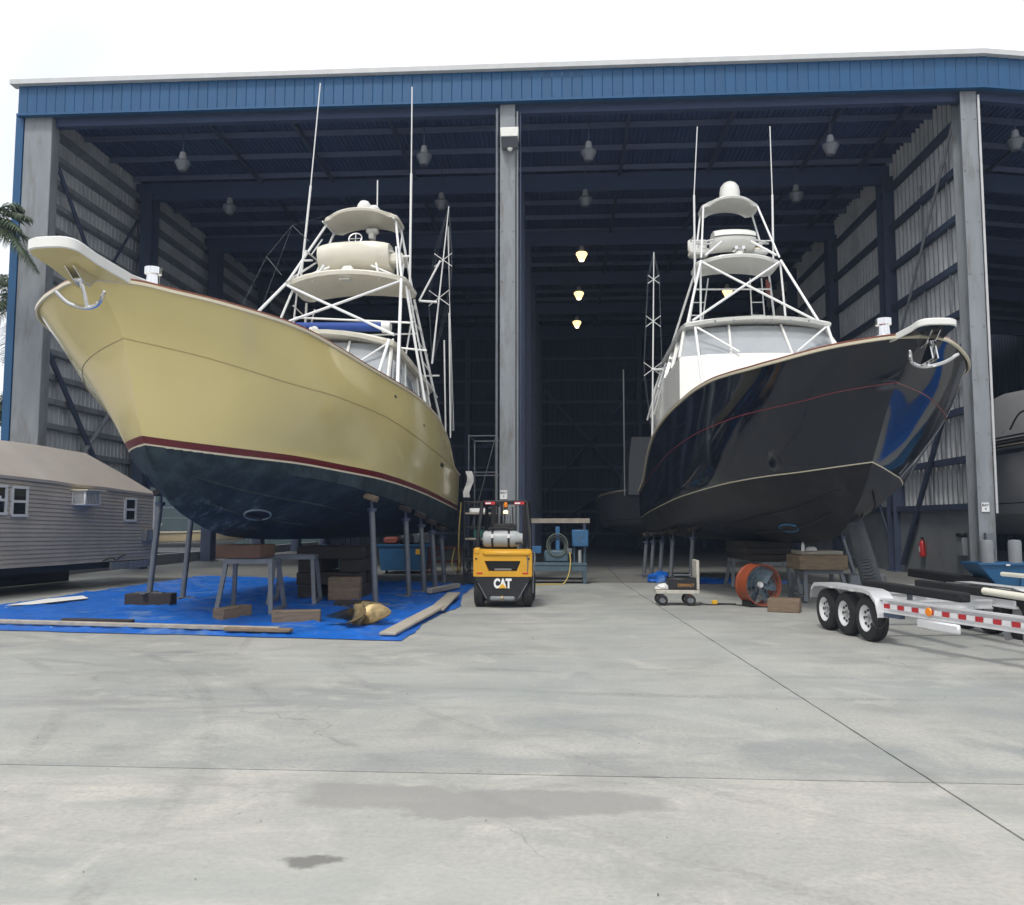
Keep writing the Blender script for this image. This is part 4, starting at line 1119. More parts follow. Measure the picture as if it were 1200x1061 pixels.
bp_('antenna', (10.4, 1.06, 9.0), (10.4, 1.08, 11.2), 0.03); bp_('antenna', (10.4, 1.08, 11.2), (10.4, 1.06, 13.25), 0.015)
bp_('antenna_bracket', (10.9, -1.2, 10.0), (10.4, -1.2, 10.0), 0.02); bp_('antenna_bracket', (10.9, 1.2, 10.0), (10.4, 1.08, 10.0), 0.02)
MB().add([(s0+1.0, 11.0, 8.9), (s0+1.14, 11.0, 8.75), (s0+1.12, 11.02, 8.35), (s0+1.0, 11.0, 8.5)], [(0,1,2,3)]).build('flag', m_rustred, bb, recalc=False)
outrigger(bb, (11.6, -2.42, 4.3), (11.6, -2.30, 9.9), -1, [(0.36, 0.27), (0.62, 0.22), (0.85, 0.17)], 0.03)
bp_('outrigger_arm', (11.6, -1.8, 6.3), (11.6, -2.3, 6.3), 0.04)
for k in range(3): bp_('cabin_grabrail', (10.4+0.7*k, -1.95, 6.4), (11.2+0.7*k, -2.3, 4.9), 0.03)
MB().cbox((2.1, 6.6, 4.62), (2.2, 6.7, 4.9), 0.02).build('cleat', m_chrome, bb)
# ------------------------------------------------------------------ other boats
def generic_hull(L, hw, zk, zc, zs, rise=0.4, rake=1.6):
    f = lambda t: hw * (1 - (1 - min(1, t*1.9))**2.2) * (1 - 0.06*max(0, t-.5))
    ts = (0, .03, .08, .16, .3, .5, .75, 1)
    S_ = [(rake*0 + L*t, f(t), zs + rise*(1-t)**2) for t in ts]
    R_ = [(rake*0.25 + (L-rake*.25)*t, f(t)*0.97, lerp(zs, zc, .3) + rise*.8*(1-t)**2) for t in ts]
    B_ = [(rake*0.6 + (L-rake*.6)*t, f(t)*0.93, lerp(zs, zc, .8) + rise*.5*(1-t)**2) for t in ts]
    C_ = [(rake*0.75 + (L-rake*.75)*t, f(t)*0.88, zc + rise*.5*(1-t)**2) for t in ts]
    K_ = [(rake*0.8 + (L-rake*.8)*t, 0, zk + (zc-zk+rise*.45)*(1-min(1,t*2.5))**2) for t in ts]
    return Hull(K_, C_, B_, R_, S_, 0.0, 0.04, 26)
m_greyhull = M('grey gel coat', (0.34, 0.345, 0.355), 0.3, var=0.06, coat=0.3)
m_tan = M('tan gel coat', (0.55, 0.45, 0.26), 0.35, var=0.05)
def motor_boat(label, x, y, rz, L, hw, zk, zc, zs, mats, cab=None, stripes=False, group=None):
    t = thing('motor_boat', label, 'boat', (x, y, 0), rz, group)
    H_ = generic_hull(L, hw, zk, zc, zs); H_.build(mats, t)
    sweep(H_.sheer(40), [(0,-0.06),(0.04,-0.05),(0.04,0.03),(-0.05,0.03)]).build('rub_rail', m_dark if stripes else m_cream, t, 50)
    rows = [[Vector((p[1]*v*0.98, p[0], p[2]-0.05)) for v in (-1,-.5,0,.5,1)] for p in (H_.S.at(i/20) for i in range(21))]
    MB().grid(rows).build('deck', m_white, t)
    if cab: cab(t, H_)
    return t
def cab_bay3(t, H_):
    mb = MB(); rows = []
    for a, z, w_ in ((2.2, 4.55, 2.2), (3.0, 5.1, 2.1), (3.6, 5.5, 2.0), (4.4, 5.85, 1.9), (6.5, 5.95, 1.9), (9.0, 5.7, 1.9), (9.2, 4.4, 2.2)):
        rows.append([Vector((s*w_, a, z if abs(s) < .99 else z-0.25)) for s in (-1,-.9,-.5,.5,.9,1)] )
    base = [Vector((r[0].x*1.15, r[0].y, 4.35)) for r in rows]; base2 = [Vector((r[-1].x*1.15, r[-1].y, 4.35)) for r in rows]
    mb.grid([[b] + r + [c] for b, r, c in zip(base, rows, base2)]); mb.build('cabin', m_greyhull, t, 40)
    MB().path(bend([(-2.36, 2.6, 4.5), (-2.42, 3.2, 4.95), (-2.42, 4.2, 5.05), (-2.4, 4.9, 4.6)]), 0.03, 6).build('grab_rail', m_dark, t)
    for k in range(4):
        MB().box((-2.56, 2.6, 4.05+0.1*k), (-2.5, 8.5, 4.10+0.1*k)).build('louvre', m_dark, t)
    MB().box((-2.62, 2.2, 3.84), (-2.56, 9.5, 3.96)).build('rub_strip', m_dark, t)
motor_boat('grey motor cruiser with dark louvres behind the right column', 16.2, 22.2, 0, 15, 2.62, 1.3, 1.9, 3.95, [m_greyhull, m_dark, m_greyhull, m_greyhull], cab_bay3)
m_rearhull = M('dull dark grey hull', (0.12, 0.125, 0.135), 0.5)
def cab_grey(t, H_):
    mb = MB(); mb.grid([[Vector((s*w_, a, z)) for s in (-1,-.5,.5,1)] for a, z, w_ in ((0.9,3.0,1.5),(1.1,4.6,1.45),(1.3,5.7,1.3),(6,5.9,1.3),(7,3.0,1.5))])
    for sd in (-1,1): mb.add([(sd*1.5,0.9,3.0),(sd*1.45,1.1,4.6),(sd*1.3,1.3,5.7),(sd*1.3,6,5.9),(sd*1.5,7,3.0)], [(0,1,2,3,4)])
    mb.build('cabin', m_rearhull, t, 30)
    mb = MB(); mb.tube((-0.5,0.8,3.2),(-0.5,0.85,4.6),0.025,6); mb.tube((-0.25,0.8,3.2),(-0.25,0.85,4.6),0.025,6); mb.build('boarding_ladder', m_pipe, t)
    MB().tube((-1.6,2,3.0),(-1.6,2,9.0),0.03,6).build('mast', m_pipe, t)
motor_boat('grey motor boat parked deep in the dark behind the black boat', 4.5, 38.5, 0, 13, 2.6, 0.9, 1.5, 3.0, [m_rearhull, m_dark, m_rearhull, m_rearhull], cab_grey)
def cab_small(t, H_):
    mb = MB(); mb.grid([[Vector((s*w_, a, z)) for s in (-1,-.6,.6,1)] for a, z, w_ in ((1.3,1.2,.7),(1.9,1.75,.65),(3.2,1.85,.65),(3.4,1.2,.75))])
    for sd in (-1,1): mb.add([(sd*.7,1.3,1.2),(sd*.65,1.9,1.75),(sd*.65,3.2,1.85),(sd*.75,3.4,1.2)], [(0,1,2,3)])
    mb.build('cuddy_cabin', m_white, t)
    for sd in (-1,1): MB().prism([(2.0,1.4),(3.1,1.45),(3.1,1.68),(2.15,1.64)], sd*0.68, sd*0.72, 'X').build('window', m_darkglass, t)
motor_boat('small tan motorboat with white cuddy beyond the wire fence', -17.8, 50.0, R(97), 6.5, 1.1, 0.25, 0.5, 1.15, [m_white, m_dark, m_tan, m_tan], cab_small, group='small boats beyond the fence')
motor_boat('second tan motorboat further left beyond the wire fence', -22.6, 47.0, R(92), 6.0, 1.1, 0.3, 0.6, 1.25, [m_white, m_dark, m_tan, m_tan], None, group='small boats beyond the fence')

# ------------------------------------------------------------------ beyond the left wall: fence, building
t = thing('chain_link_fence', 'wire mesh fence seen under the yellow hull beside the trailer house', 'fence', (-24, 44.5, 0))
for k in range(6): MB().tube((k*2.6-5.5,0,0),(k*2.6-5.5,0,2.6),0.035,8).build('fence_post', m_galv, t)
for z in (2.5, 1.95, 0.15): MB().tube((-6,0.04,z),(8,0.04,z),0.025,6).build('fence_rail', m_galv, t)
mb = MB()
for k in range(150):
    x = -8 + k*0.13
    for sg in (1, -1):
        a = (max(-6, min(8, x)), 0.07, 0.1); b_ = (x + sg*2.35, 0.07, 2.45)
        if -6 <= x <= 8 and -6 <= b_[0] <= 8: mb.tube(a, b_, 0.006, 3, caps=False)
struct(mb.build('fence_mesh', m_galv, t, recalc=False), 'stuff')
m_green = M('dark teal cladding', (0.03, 0.06, 0.065), 0.6, var=0.2, rnd=0.1)
t = thing('warehouse', 'dark teal warehouse behind the wire fence', 'building', (-34, 66, 0))
x = -30.0
while x < 14.5:
    inst('cladding_panel', (mesh_cache.setdefault('cl', MB().box((0,0,0),(0.98,0.12,5.0)).mesh('cladding_panel', m_green))), t, (x, 0, 0)); x += 1.0
MB().box((-30.2,-0.3,5.0),(15.2,9,5.3)).build('roof', m_trim, t)
MB().box((-30,0.14,0),(15,8.8,4.98)).build('wall', m_green, t)

# ------------------------------------------------------------------ palms beyond the left end of the shed
def palm(label, x, y, h, nf, fl, seed, lean=0.3):
    rnd = random.Random(seed)
    t = thing('palm_tree', label, 'tree', (x, y, 0), 0, 'palms left of the shed')
    pts = [(lean*math.sin(k/6*1.4), 0.1*k/6, h*k/6) for k in range(7)]
    MB().path(bend(pts, 2), [0.24 - 0.10*k/12 for k in range(13)], 10).build('trunk', m_trunk, t)
    top = Vector(pts[-1])
    for i in range(nf):
        az = 2*PI*i/nf*1.618*2 + rnd.uniform(-.3,.3); el = rnd.uniform(-0.5, 1.15); L = fl*rnd.uniform(.8,1.1)
        d = Vector((math.cos(az), math.sin(az), 0)); sp = []
        for k in range(9):
            u = k/8; sp.append(top + d*(L*u*math.cos(el)*(1-0.12*u)) + Vector((0,0, L*(math.sin(el)*u - (0.38+0.25*max(0,el))*u*u))))
        mb = MB(); mb.path(sp, [0.03-0.025*k/8 for k in range(9)], 4)
        for k in range(40):
            u = 0.10 + 0.9*k/40; f_ = u*8; q = int(min(7, f_)); c = lerp(sp[q], sp[q+1], f_-q); tg = (sp[q+1]-sp[q]).normalized()
            sd0 = tg.cross(Vector((0,0,1))).normalized()
            for sg in (-1, 1):
                ll = 0.62*fl/2.6*math.sin(PI*min(1, u*0.9+0.12))**0.7*rnd.uniform(.75,1.1)
                dr = (sd0*sg*0.85 + tg*0.55 + Vector((0,0,rnd.uniform(-.55,.05)))).normalized()
                wv = tg*0.013
                m_ = c + dr*ll*0.5 + Vector((0,0,0.02)); e = c + dr*ll + Vector((0,0,-0.12*ll - 0.1*rnd.random()))
                mb.add([c-wv, c+wv, m_+wv*1.2, e, m_-wv*1.2], [(0,1,2,3,4)])
        mb.build('frond', m_leaf, t, recalc=False)
palm('tall feathery palm tree beside the left corner of the shed', -16.75, 22.8, 10.4, 20, 2.1, 3)
palm('lower palm tree behind the left corner of the shed', -20.6, 30.5, 10.0, 30, 3.2, 5)
palm('short bushy palm tree low against the left corner of the shed', -19.8, 28.0, 5.6, 24, 2.8, 9)

# ------------------------------------------------------------------ trailer house
tr = thing('trailer_house', 'old pale trailer house with lapped siding and dusty sheet roof', 'trailer', (-12.115, 24.6, -0.4025), -math.atan(0.151))
tr.scale = (1.23, 1.23, 1.23)
Ltr = 10.5
def eave(y): return 2.46 + 0.045*(-y)
NB = 21
for k in range(NB):
    f0, f1 = k/NB, (k+1)/NB
    mb = MB()
    def zz(y, f): return 0.88 + (eave(y)-0.88)*f
    ys = [-Ltr, -7, -3.5, 0]
    rows = [[Vector((0.022, y, zz(y,f0))), Vector((0.022, y, zz(y,f0)+0.015)), Vector((0.0, y, zz(y,f1)+0.006)), Vector((-0.02, y, zz(y,f1)+0.006)), Vector((-0.02,y,zz(y,f0)))] for y in ys]
    mb.grid(rows, closed=True); mb.add(rows[0], [(0,1,2,3,4)]); mb.add(rows[-1], [(4,3,2,1,0)])
    mb.build('siding_board', m_siding, tr, 25)
    mb = MB(); mb.prism([(-2.2, zz(0,f0)), (-0.021, zz(0,f0)), (-0.021, zz(0,f1)), (-2.2, zz(0,f1)-0.0)], -0.02, 0.012 + 0.006*(k % 2), 'Y')
    mb.build('end_board', m_siding, tr, 25)
mb = MB()
ys = [-Ltr + (Ltr-1.0)*i/12 for i in range(13)]
front = [Vector((0.05, y, eave(y)-0.03 + 0.012*math.sin(y*3))) for y in ys] + [Vector((0.05, 0.06, eave(0)-0.04))]
sag = [Vector((-0.5, y, lerp(eave(y), 3.35+0.02*(-y), .52) + 0.02*math.sin(y*2.1))) for y in ys] + [Vector((-0.5,-0.35,2.85))]
ridge = [Vector((-1.08, y, 3.34 + 0.02*(-y) + 0.015*math.sin(y*1.7))) for y in ys] + [Vector((-1.08,-0.98,3.33))]
back = [Vector((-2.25, y, eave(y)-0.03)) for y in ys] + [Vector((-2.25, 0.06, eave(0)-0.04))]
mb.grid([front, sag, ridge, back]); mb.add([front[-1], sag[-1], ridge[-1], back[-1]], [(0,1,2,3)])
mb.grid([[p + Vector((0,0,-0.03)) for p in r] for r in (front, sag, ridge, back)], flip=True)
mb.grid([front, [p + Vector((0,0,-0.06)) for p in front]])
mb.build('roof', m_roofcov, tr, 60)
MB().box((-2.1,-Ltr,0.74),(-0.05,-0.1,0.87)).build('chassis', m_dark, tr)
MB().box((-2.2,-Ltr,0.33),(-2.15,-0.1,0.75)).build('light_blocker', m_dark, tr)  # dark sheet added on the far side to keep the gap underneath dark
MB().tube((0.03, 0.02, 0.9), (0.03, 0.02, 2.42), 0.03, 8).build('corner_trim', m_winframe, tr)
for y in (-6.5, -9.0):
    mb = MB(); mb.box((-1.4,y-0.2,0.33),(-1.0,y+0.2,0.73)); mb.build('pier', m_block, tr)
def trwin(y0, y1, z0, z1, nm='window', two=True):
    f = MB()
    for a, b_ in (((0.0,y0,z0),(0.05,y0+0.05,z1)), ((0.0,y1-0.05,z0),(0.05,y1,z1)), ((0.0,y0,z1-0.05),(0.055,y1,z1)), ((0.0,y0,z0),(0.06,y1,z0+0.05)), ((0.0,y0,(z0+z1)/2-0.025),(0.045,y1,(z0+z1)/2+0.025))): f.box(a, b_)
    o = f.build(nm, m_winframe, tr)
    for k in (0, 1):
        zA = z0+0.05 if k == 0 else (z0+z1)/2+0.025; zB = (z0+z1)/2-0.025 if k == 0 else z1-0.05
        MB().box((0.024,y0+0.05,zA),(0.03,y1-0.05,zB)).build('pane', m_darkglass, o)
    return o
trwin(-1.08, -0.66, 1.76, 2.31); trwin(-4.40, -3.98, 1.85, 2.44); trwin(-5.1, -4.50, 1.88, 2.45)
MB().box((0.032,-4.82,2.16),(0.036,-4.64,2.24)).build('notice', m_paper, tr)
ac = MB(); ac.cbox((0.0,-2.76,2.10),(0.34,-2.28,2.40),0.015); ac = ac.build('air_conditioner', m_winframe, tr)
for k in range(9): MB().box((0.06+0.028*k,-2.765,2.13),(0.075+0.028*k,-2.758,2.37)).build('grille_bar', m_galv, ac)
for k in range(9): MB().box((0.341,-2.72+0.045*k,2.13),(0.346,-2.70+0.045*k,2.37)).build('grille_bar', m_galv, ac)
MB().box((0.0,-2.80,2.405),(0.42,-2.2,2.43)).build('shade_board', m_cream, tr)
MB().box((0.0,-2.27,2.12),(0.03,-1.95,2.42)).build('side_panel', m_galv, tr)
MB().cbox((0.0,-0.40,1.30),(0.14,-0.14,1.58),0.01).build('meter_box', m_steel, tr)
MB().path(bend([(0.04,-1.75,0.9),(0.07,-1.5,0.96),(0.06,-1.35,0.9),(0.07,-1.2,0.97),(0.05,-1.0,1.02)]), 0.012, 5).build('cable', m_dark, tr)
MB().box((0.01,-1.5,0.70),(0.06,-0.15,0.86)).build('skirt_board', m_steel, tr)

# ------------------------------------------------------------------ tarpaulin on the ground under the yellow boat
def tarp():
    A, B_, Cc, D = Vector((-11.9,13.8)), Vector((-2.38,12.62)), Vector((-2.42,24.3)), Vector((-11.7,27.2))
    nx, ny = 110, 120; rows = []
    for j in range(ny+1):
        v = j/ny; r = []
        for i in range(nx+1):
            u = i/nx
            p = A*(1-u)*(1-v) + B_*u*(1-v) + Cc*u*v + D*(1-u)*v
            eu, ev = min(u,1-u), min(v,1-v)
            if eu < .03: p.x += (0.10*noise.noise((0.7*p.y,3,0)) + 0.05*noise.noise((2.7*p.y,8,0)))*(1-eu/.03)
            if u > .8: p.x += 0.22*math.exp(-((p.y-17.8)/1.6)**2)*(u-.8)/.2 - 0.0
            if ev < .03: p.y += (0.12*noise.noise((0.6*p.x,9,0)) + 0.05*noise.noise((2.1*p.x,4,0)))*(1-ev/.03)
            n1 = noise.noise((p.x*0.8, p.y*1.6, 1)); n2 = noise.noise((p.x*2.6, p.y*3.5, 5)); n3 = noise.noise((p.x*6, p.y*6, 2))
            rid = max(0, 1-abs(noise.noise((p.x*0.55+3, p.y*1.1, 7)))*9)
            rid2 = max(0, 1-abs(noise.noise((p.x*1.3+9, p.y*0.8, 3)))*10); rid3 = max(0, 1-abs(noise.noise((p.x*2.6, p.y*2.2, 13)))*8)
            z = 0.022 + 0.022*abs(n1) + 0.010*n2 + 0.006*n3 + 0.06*rid**2*abs(n2+0.3) + 0.035*rid2**2 + 0.018*rid3
            if eu < 0.01 or ev < 0.01: z = 0.012
            r.append(Vector((p.x, p.y, max(0.010, z))))
        rows.append(r)
    mb = MB(); mb.grid(rows)
    return tag(mb.build('tarpaulin', m_tarp, ang=60, recalc=False), 'big blue plastic tarpaulin spread on the ground under the yellow boat', 'tarpaulin')
tarp()
mb = MB(); rows = []
for j in range(31):
    r = []
    for i in range(31):
        x, y = 12.0 + 1.5*i/30, 17.3 + 4.6*j/30; e = min(i, 30-i, j, 30-j)
        if e == 0: x += 0.3*noise.noise((y*.9, x*.9, 4)); y += 0.3*noise.noise((x, y, 8))
        r.append(Vector((x, y, 0.012 + (0.05*abs(noise.noise((x*1.5, y*1.2, 3))) + 0.03*abs(noise.noise((x*4, y*4, 6))) if e else 0))))
    rows.append(r)
mb.grid(rows); tag(mb.build('tarpaulin', m_tarp, ang=60, recalc=False), 'small blue tarpaulin right of the boat trailer, mirrored in the black bow', 'tarpaulin')
tag(MB().add([(-11.35,16.9,0.06),(-10.9,17.1,0.065),(-10.5,18.5,0.07),(-10.75,18.7,0.11),(-11.15,18.0,0.10)], [(0,1,2,3,4)]).add([(-11.35,16.9,0.045),(-10.9,17.1,0.045),(-10.5,18.5,0.045),(-10.75,18.7,0.045),(-11.15,18.0,0.045)], [(4,3,2,1,0)]).build('paper_sheet', m_cloth, recalc=False), 'pale torn strip of sheeting lying on the blue tarp before the trailer house', 'sheet')
def lump(name, label, cat, mat, c, size, rz=0, rx=0, ch=0.012, group=None):
    o = MB().cbox((-size[0]/2,-size[1]/2,0),(size[0]/2,size[1]/2,size[2]),ch).build(name, mat)
    o.location = c; o.rotation_euler = (rx, 0, rz)
    return tag(o, label, cat, group)
lump('timber_block', 'dark timber block under the front left boat stand', 'block', m_dwood, (-8.55,17.42,0.02), (0.95,0.34,0.26), R(4))
lump('timber_block', 'timber offcut with black end lying before the steel trestle', 'block', m_wood, (-6.0,15.35,0.02), (0.24,0.85,0.2), R(-14))
lump('timber_block', 'brown timber baulk lying left of the bronze propeller', 'block', m_wood, (-4.62,14.72,0.02), (0.82,0.22,0.21), R(12))
lump('timber_block', 'dark flat timber pad behind the bronze propeller', 'block', m_dwood, (-4.35,17.6,0.02), (0.7,0.4,0.11), R(3))
lump('plank', 'long narrow timber batten along the front edge of the blue tarp', 'plank', m_plank, (-8.0,13.78,0.05), (7.2,0.09,0.07), R(-8.5), group='planks weighing down the tarp')
lump('plank', 'short board at the right end of the long batten', 'plank', m_wood, (-4.75,13.22,0.05), (1.1,0.16,0.06), R(-7), group='planks weighing down the tarp')
lump('plank', 'dark short board lying behind the long batten', 'plank', m_dwood, (-7.95,14.32,0.04), (1.3,0.16,0.06), R(-6), group='planks weighing down the tarp')
lump('plank', 'grey scaffold plank nearest the front corner of the tarp', 'plank', m_plank, (-2.55,14.85,0.06), (0.26,3.9,0.05), R(-3), R(0.4), group='planks weighing down the tarp')
lump('plank', 'grey scaffold plank lapped behind the front one', 'plank', m_plank, (-2.48,18.1,0.07), (0.30,3.4,0.05), R(1.5), R(0.5), group='planks weighing down the tarp')
lump('plank', 'pale short pole lying by the scaffold foot', 'plank', m_plank, (-2.95,21.2,0.06), (0.14,1.9,0.12), R(-14), group='planks weighing down the tarp')

def crumple(name, label, cat, mat, c, size, seed=0, n=18):
    rows = []
    for i in range(n//2 + 1):
        th = PI*i/(n//2); r = []
        for k in range(n):
            ph = 2*PI*k/n; d = Vector((math.sin(th)*math.cos(ph), math.sin(th)*math.sin(ph), math.cos(th)))
            f_ = 1 + 0.35*noise.noise(d*1.8 + Vector((seed,0,0))) + 0.22*noise.noise(d*4.5 + Vector((0,seed,0)))
            r.append(Vector((d.x*size[0]/2*f_, d.y*size[1]/2*f_, max(0.004, (0.25 + 0.75*d.z)*size[2]*f_))))
        rows.append(r)
    mb = MB(); mb.grid(rows, closed=True); o = mb.build(name, mat, ang=30); o.location = c
    return tag(o, label, cat)
# boat stands: post with base plate, screw head and pad
inv_y = Matrix.Translation(yb.location) @ Matrix.Rotation(yb.rotation_euler.z, 4, 'Z')
inv_b = Matrix.Translation(bb.location) @ Matrix.Rotation(bb.rotation_euler.z, 4, 'Z')
def hull_z(H_, mat, x, y):
    l = mat.inverted() @ Vector((x, y, 0)); a, s = l[1], abs(l[0])
    k, c = H_.K.ata(a), H_.C.ata(a); return lerp(k[2], c[2], min(1, s/max(c[1], .1)))
def boat_stand(label, x, y, H_, mat, inward, z0=0.03, mat_post=m_galv, group=None, pad=None):
    t = thing('boat_stand', label, 'boat stand', (x, y, z0), 0, group)
    zt = hull_z(H_, mat, x + inward, y) - z0
    p = Vector((inward*0.75, 0, zt-0.36))
    MB().box((-0.30,-0.05,0),(0.30,0.05,0.025)).box((-0.05,-0.30,0.001),(0.05,0.30,0.026)).build('base_plate', m_galv, t)
    MB().tube((0,0,0.02), p, 0.062, 12).build('post', mat_post, t)
    q = Vector((inward*0.9, 0, zt-0.14))
    MB().tube(p - Vector((0,0,0.03)), p + Vector((0,0,0.04)), 0.10, 12).tube(p, q, 0.032, 8).build('screw', m_dsteel, t)
    MB().cbox(q + Vector((-0.14,-0.15,-0.02)), q + Vector((0.14,0.15,0.11)), 0.02, rot=Matrix.Rotation(-0.35*(1 if inward < 0 else -1)*-1, 3, 'Y')).build('pad', pad or m_dwood, t)
gs = 'boat stands propping the yellow boat'
boat_stand('front left steel stand standing on a dark block beside the trailer house', -8.6, 17.45, YH, inv_y, 0.22, 0.275, group=gs)
boat_stand('second steel stand on the left side of the yellow boat', -8.6, 19.02, YH, inv_y, 0.2, group=gs)
boat_stand('thick steel stand with pale pad behind the bronze propeller', -3.94, 17.91, YH, inv_y, -0.14, group=gs, pad=m_wood)
for i, (x, y, lb) in enumerate(((-3.61, 19.98, 'second'), (-3.45, 21.2, 'third'), (-3.38, 22.57, 'fourth'), (-3.35, 24.12, 'rearmost'))):
    boat_stand(lb + ' steel stand back along the right side of the yellow boat', x, y, YH, inv_y, -0.12, group=gs)
gs = 'boat stands propping the black boat'
for i, (x, y, lb) in enumerate(((3.34, 22.97, 'steel stand rising behind the black box on the beige cart'), (3.02, 24.6, 'steel stand just left of the beige cart'), (2.88, 26.0, 'third steel stand back along the left side of the black boat'), (2.72, 27.0, 'fourth steel stand back along the left side of the black boat'), (2.62, 28.2, 'rearmost steel stand on the left side of the black boat'))):
    boat_stand(lb, x, y, BH, inv_b, 0.12, group=gs)
boat_stand('thin steel stand right of the ribbed duct under the black bow', 8.0, 24.0, BH, inv_b, -0.5, group=gs)
crumple('crumpled_tarp', 'crumpled blue tarp round the feet of the black boat stands', 'tarpaulin', m_tarp, (2.75, 25.4, 0.0), (0.7,0.6,0.30), 3)
crumple('crumpled_tarp', 'low folded blue tarp under the black hull behind the orange fan', 'tarpaulin', m_tarp, (4.8, 25.2, 0.0), (3.4,1.0,0.14), 8, 30)

# steel trestles with a timber baulk under the yellow keel
def trestle(label, x, y, wd, dp, h, rz=0, group=None, mat=m_galv):
    t = thing('trestle', label, 'trestle', (x, y, 0.03), rz, group)
    for sx in (-1, 1):
        for sy in (-1, 1):
            mb = MB(); p = Vector((sx*wd/2, sy*dp/2, 0)); q = Vector((sx*wd/2*0.82, sy*dp/2*0.55, h-0.08))
            mb.tube(p, q, 0.055, 4); mb.build('leg', mat, t, 20)
    for sy in (-1, 1):
        MB().box((-wd/2*0.9, sy*dp/2*0.55-0.04, h-0.09), (wd/2*0.9, sy*dp/2*0.55+0.04, h)).build('top_rail', mat, t)
    for sx in (-1, 1):
        MB().box((sx*wd/2*0.85-0.04, -dp/2*0.5, h-0.085), (sx*wd/2*0.85+0.04, dp/2*0.5, h-0.005)).build('end_rail', mat, t)
        MB().box((sx*wd/2-0.04, -dp/2, 0.02), (sx*wd/2+0.04, dp/2, 0.08)).build('foot_rail', mat, t)
    return t
trestle('front grey steel trestle under the yellow keel', -6.02, 16.35, 1.02, 1.1, 1.02, R(5), 'steel trestles under the keels')
trestle('grey steel trestle standing just behind the front one', -5.75, 18.2, 0.95, 1.0, 1.02, R(8), 'steel trestles under the keels')
def inb(name, label, p0, p1, mat, ch=0.015): return tag(MB().cbox(p0, p1, ch).build(name, mat), label, 'block')
inb('timber_baulk', 'brown timber baulk between steel trestle and yellow keel', (-6.6,15.95,1.06), (-5.75,16.85,1.315), M('brown baulk', (0.10,0.055,0.035), 0.8, var=0.35, vs=5, bump=0.3))
zk = 0
for k in range(4):
    n_ = ('bottom', 'second', 'third', 'top')[k]
    if k % 2 == 0:
        for j in range(2): tag(MB().cbox((-6.05+0.95*j,19.3,0.03+0.29*k),(-5.55+0.95*j,21.0,0.03+0.29*k+0.285),0.02).build('keel_block', m_dwood), n_ + (' left' if j == 0 else ' right') + ' timber of the dark stack under the yellow keel', 'block', 'timber stack under the yellow keel')
    else:
        for j in range(2): tag(MB().cbox((-6.1,19.35+0.95*j,0.03+0.29*k),(-4.6,19.85+0.95*j,0.03+0.29*k+0.285),0.02).build('keel_block', m_dwood), n_ + (' front' if j == 0 else ' rear') + ' timber of the dark stack under the yellow keel', 'block', 'timber stack under the yellow keel')
lump('timber_block', 'brown block leaning at the right of the dark keel stack', 'block', m_wood, (-4.85,18.9,0.03), (0.7,0.3,0.5), R(3))
# bow stand of the black boat
trestle('grey steel trestle under the black bow', 5.66, 19.5, 0.95, 1.1, 0.68, R(2), 'steel trestles under the keels')
inb('timber_baulk', 'thick stained timber baulk under the black keel', (5.12,19.0,0.715), (6.15,20.1,1.03), m_wood)
inb('timber_plank', 'pale plank on the stained baulk under the black keel', (5.2,19.15,1.033), (6.1,20.0,1.12), m_plank)
trestle('grey steel trestle farther back under the black keel', 5.2, 21.5, 0.95, 1.0, 0.75, R(0), 'steel trestles under the keels', m_steel)
trestle('dark steel trestle third along under the black keel', 4.9, 23.4, 0.95, 1.0, 0.75, R(0), 'steel trestles under the keels', m_steel)
for k in range(3):
    inb('keel_block', ('lower','middle','upper')[k] + ' dark block over the rear trestles of the black boat', (4.5-0.04*k,21.2+0.1*k,0.80+0.16*k), (5.5+0.05*k,24.0-0.1*k,0.955+0.16*k), m_dwood)
lump('timber_block', 'square dark timber block beside the orange fan', 'block', m_wood, (4.32,17.2,0), (0.6,0.42,0.26), R(-20))
t = thing('spray_bottle', 'small white bottle on the baulk under the black keel', 'bottle', (5.22,19.08,1.12))
MB().lathe([(0,0),(0.035,0),(0.035,0.12),(0.015,0.16),(0.015,0.19),(0,0.19)], 10).build('bottle_body', m_paper, t); MB().cbox((-0.03,-0.015,0.19),(0.04,0.015,0.23),0.005).build('trigger', m_dark, t)
crumple('rag', 'crumpled pale rag on the baulk under the black keel', 'rag', m_cloth, (5.42,19.15,1.12), (0.24,0.18,0.09), 5)

# bronze propeller
pr = thing('propeller', 'dull bronze five bladed propeller lying on the blue tarp', 'propeller', (-3.42, 14.35, 0.03))
Mx = Matrix.Rotation(R(9), 4, 'X') @ Matrix.Rotation(R(6), 4, 'Y')
mb = MB(); mb.lathe([(0.0,0.0),(0.13,0.0),(0.12,0.16),(0.085,0.32),(0.05,0.335),(0.05,0.2),(0,0.2)], 20); hb = mb.build('hub', m_bronze, pr)
for k in range(5):
    rows = []; th0 = 2*PI*k/5 + 0.55
    for i in range(9):
        u = i/8; r_ = lerp(0.09, 0.56, u); wd = 0.24*math.sin(PI*(0.18+0.78*u))**0.75*1.15; row = []
        for j in range(7):
            v = -1 + j/3; pitch = lerp(R(60), R(30), u)
            arc = v*wd; tx = th0 + (arc*math.cos(pitch))/max(r_, .16) + 0.2*u
            row.append(Vector((r_*math.cos(tx), r_*math.sin(tx), 0.16 + arc*math.sin(pitch)*0.62 + 0.03*u)))
        rows.append(row)
    mb = MB(); mb.grid(rows); mb.grid([[p + Vector((0,0,-0.016)) for p in r] for r in rows], flip=True)
    b_ = mb.build('blade', m_bronze, pr, 50, recalc=False)
pr.rotation_euler = (R(8), R(-4), 0.3); pr.location.z = 0.06

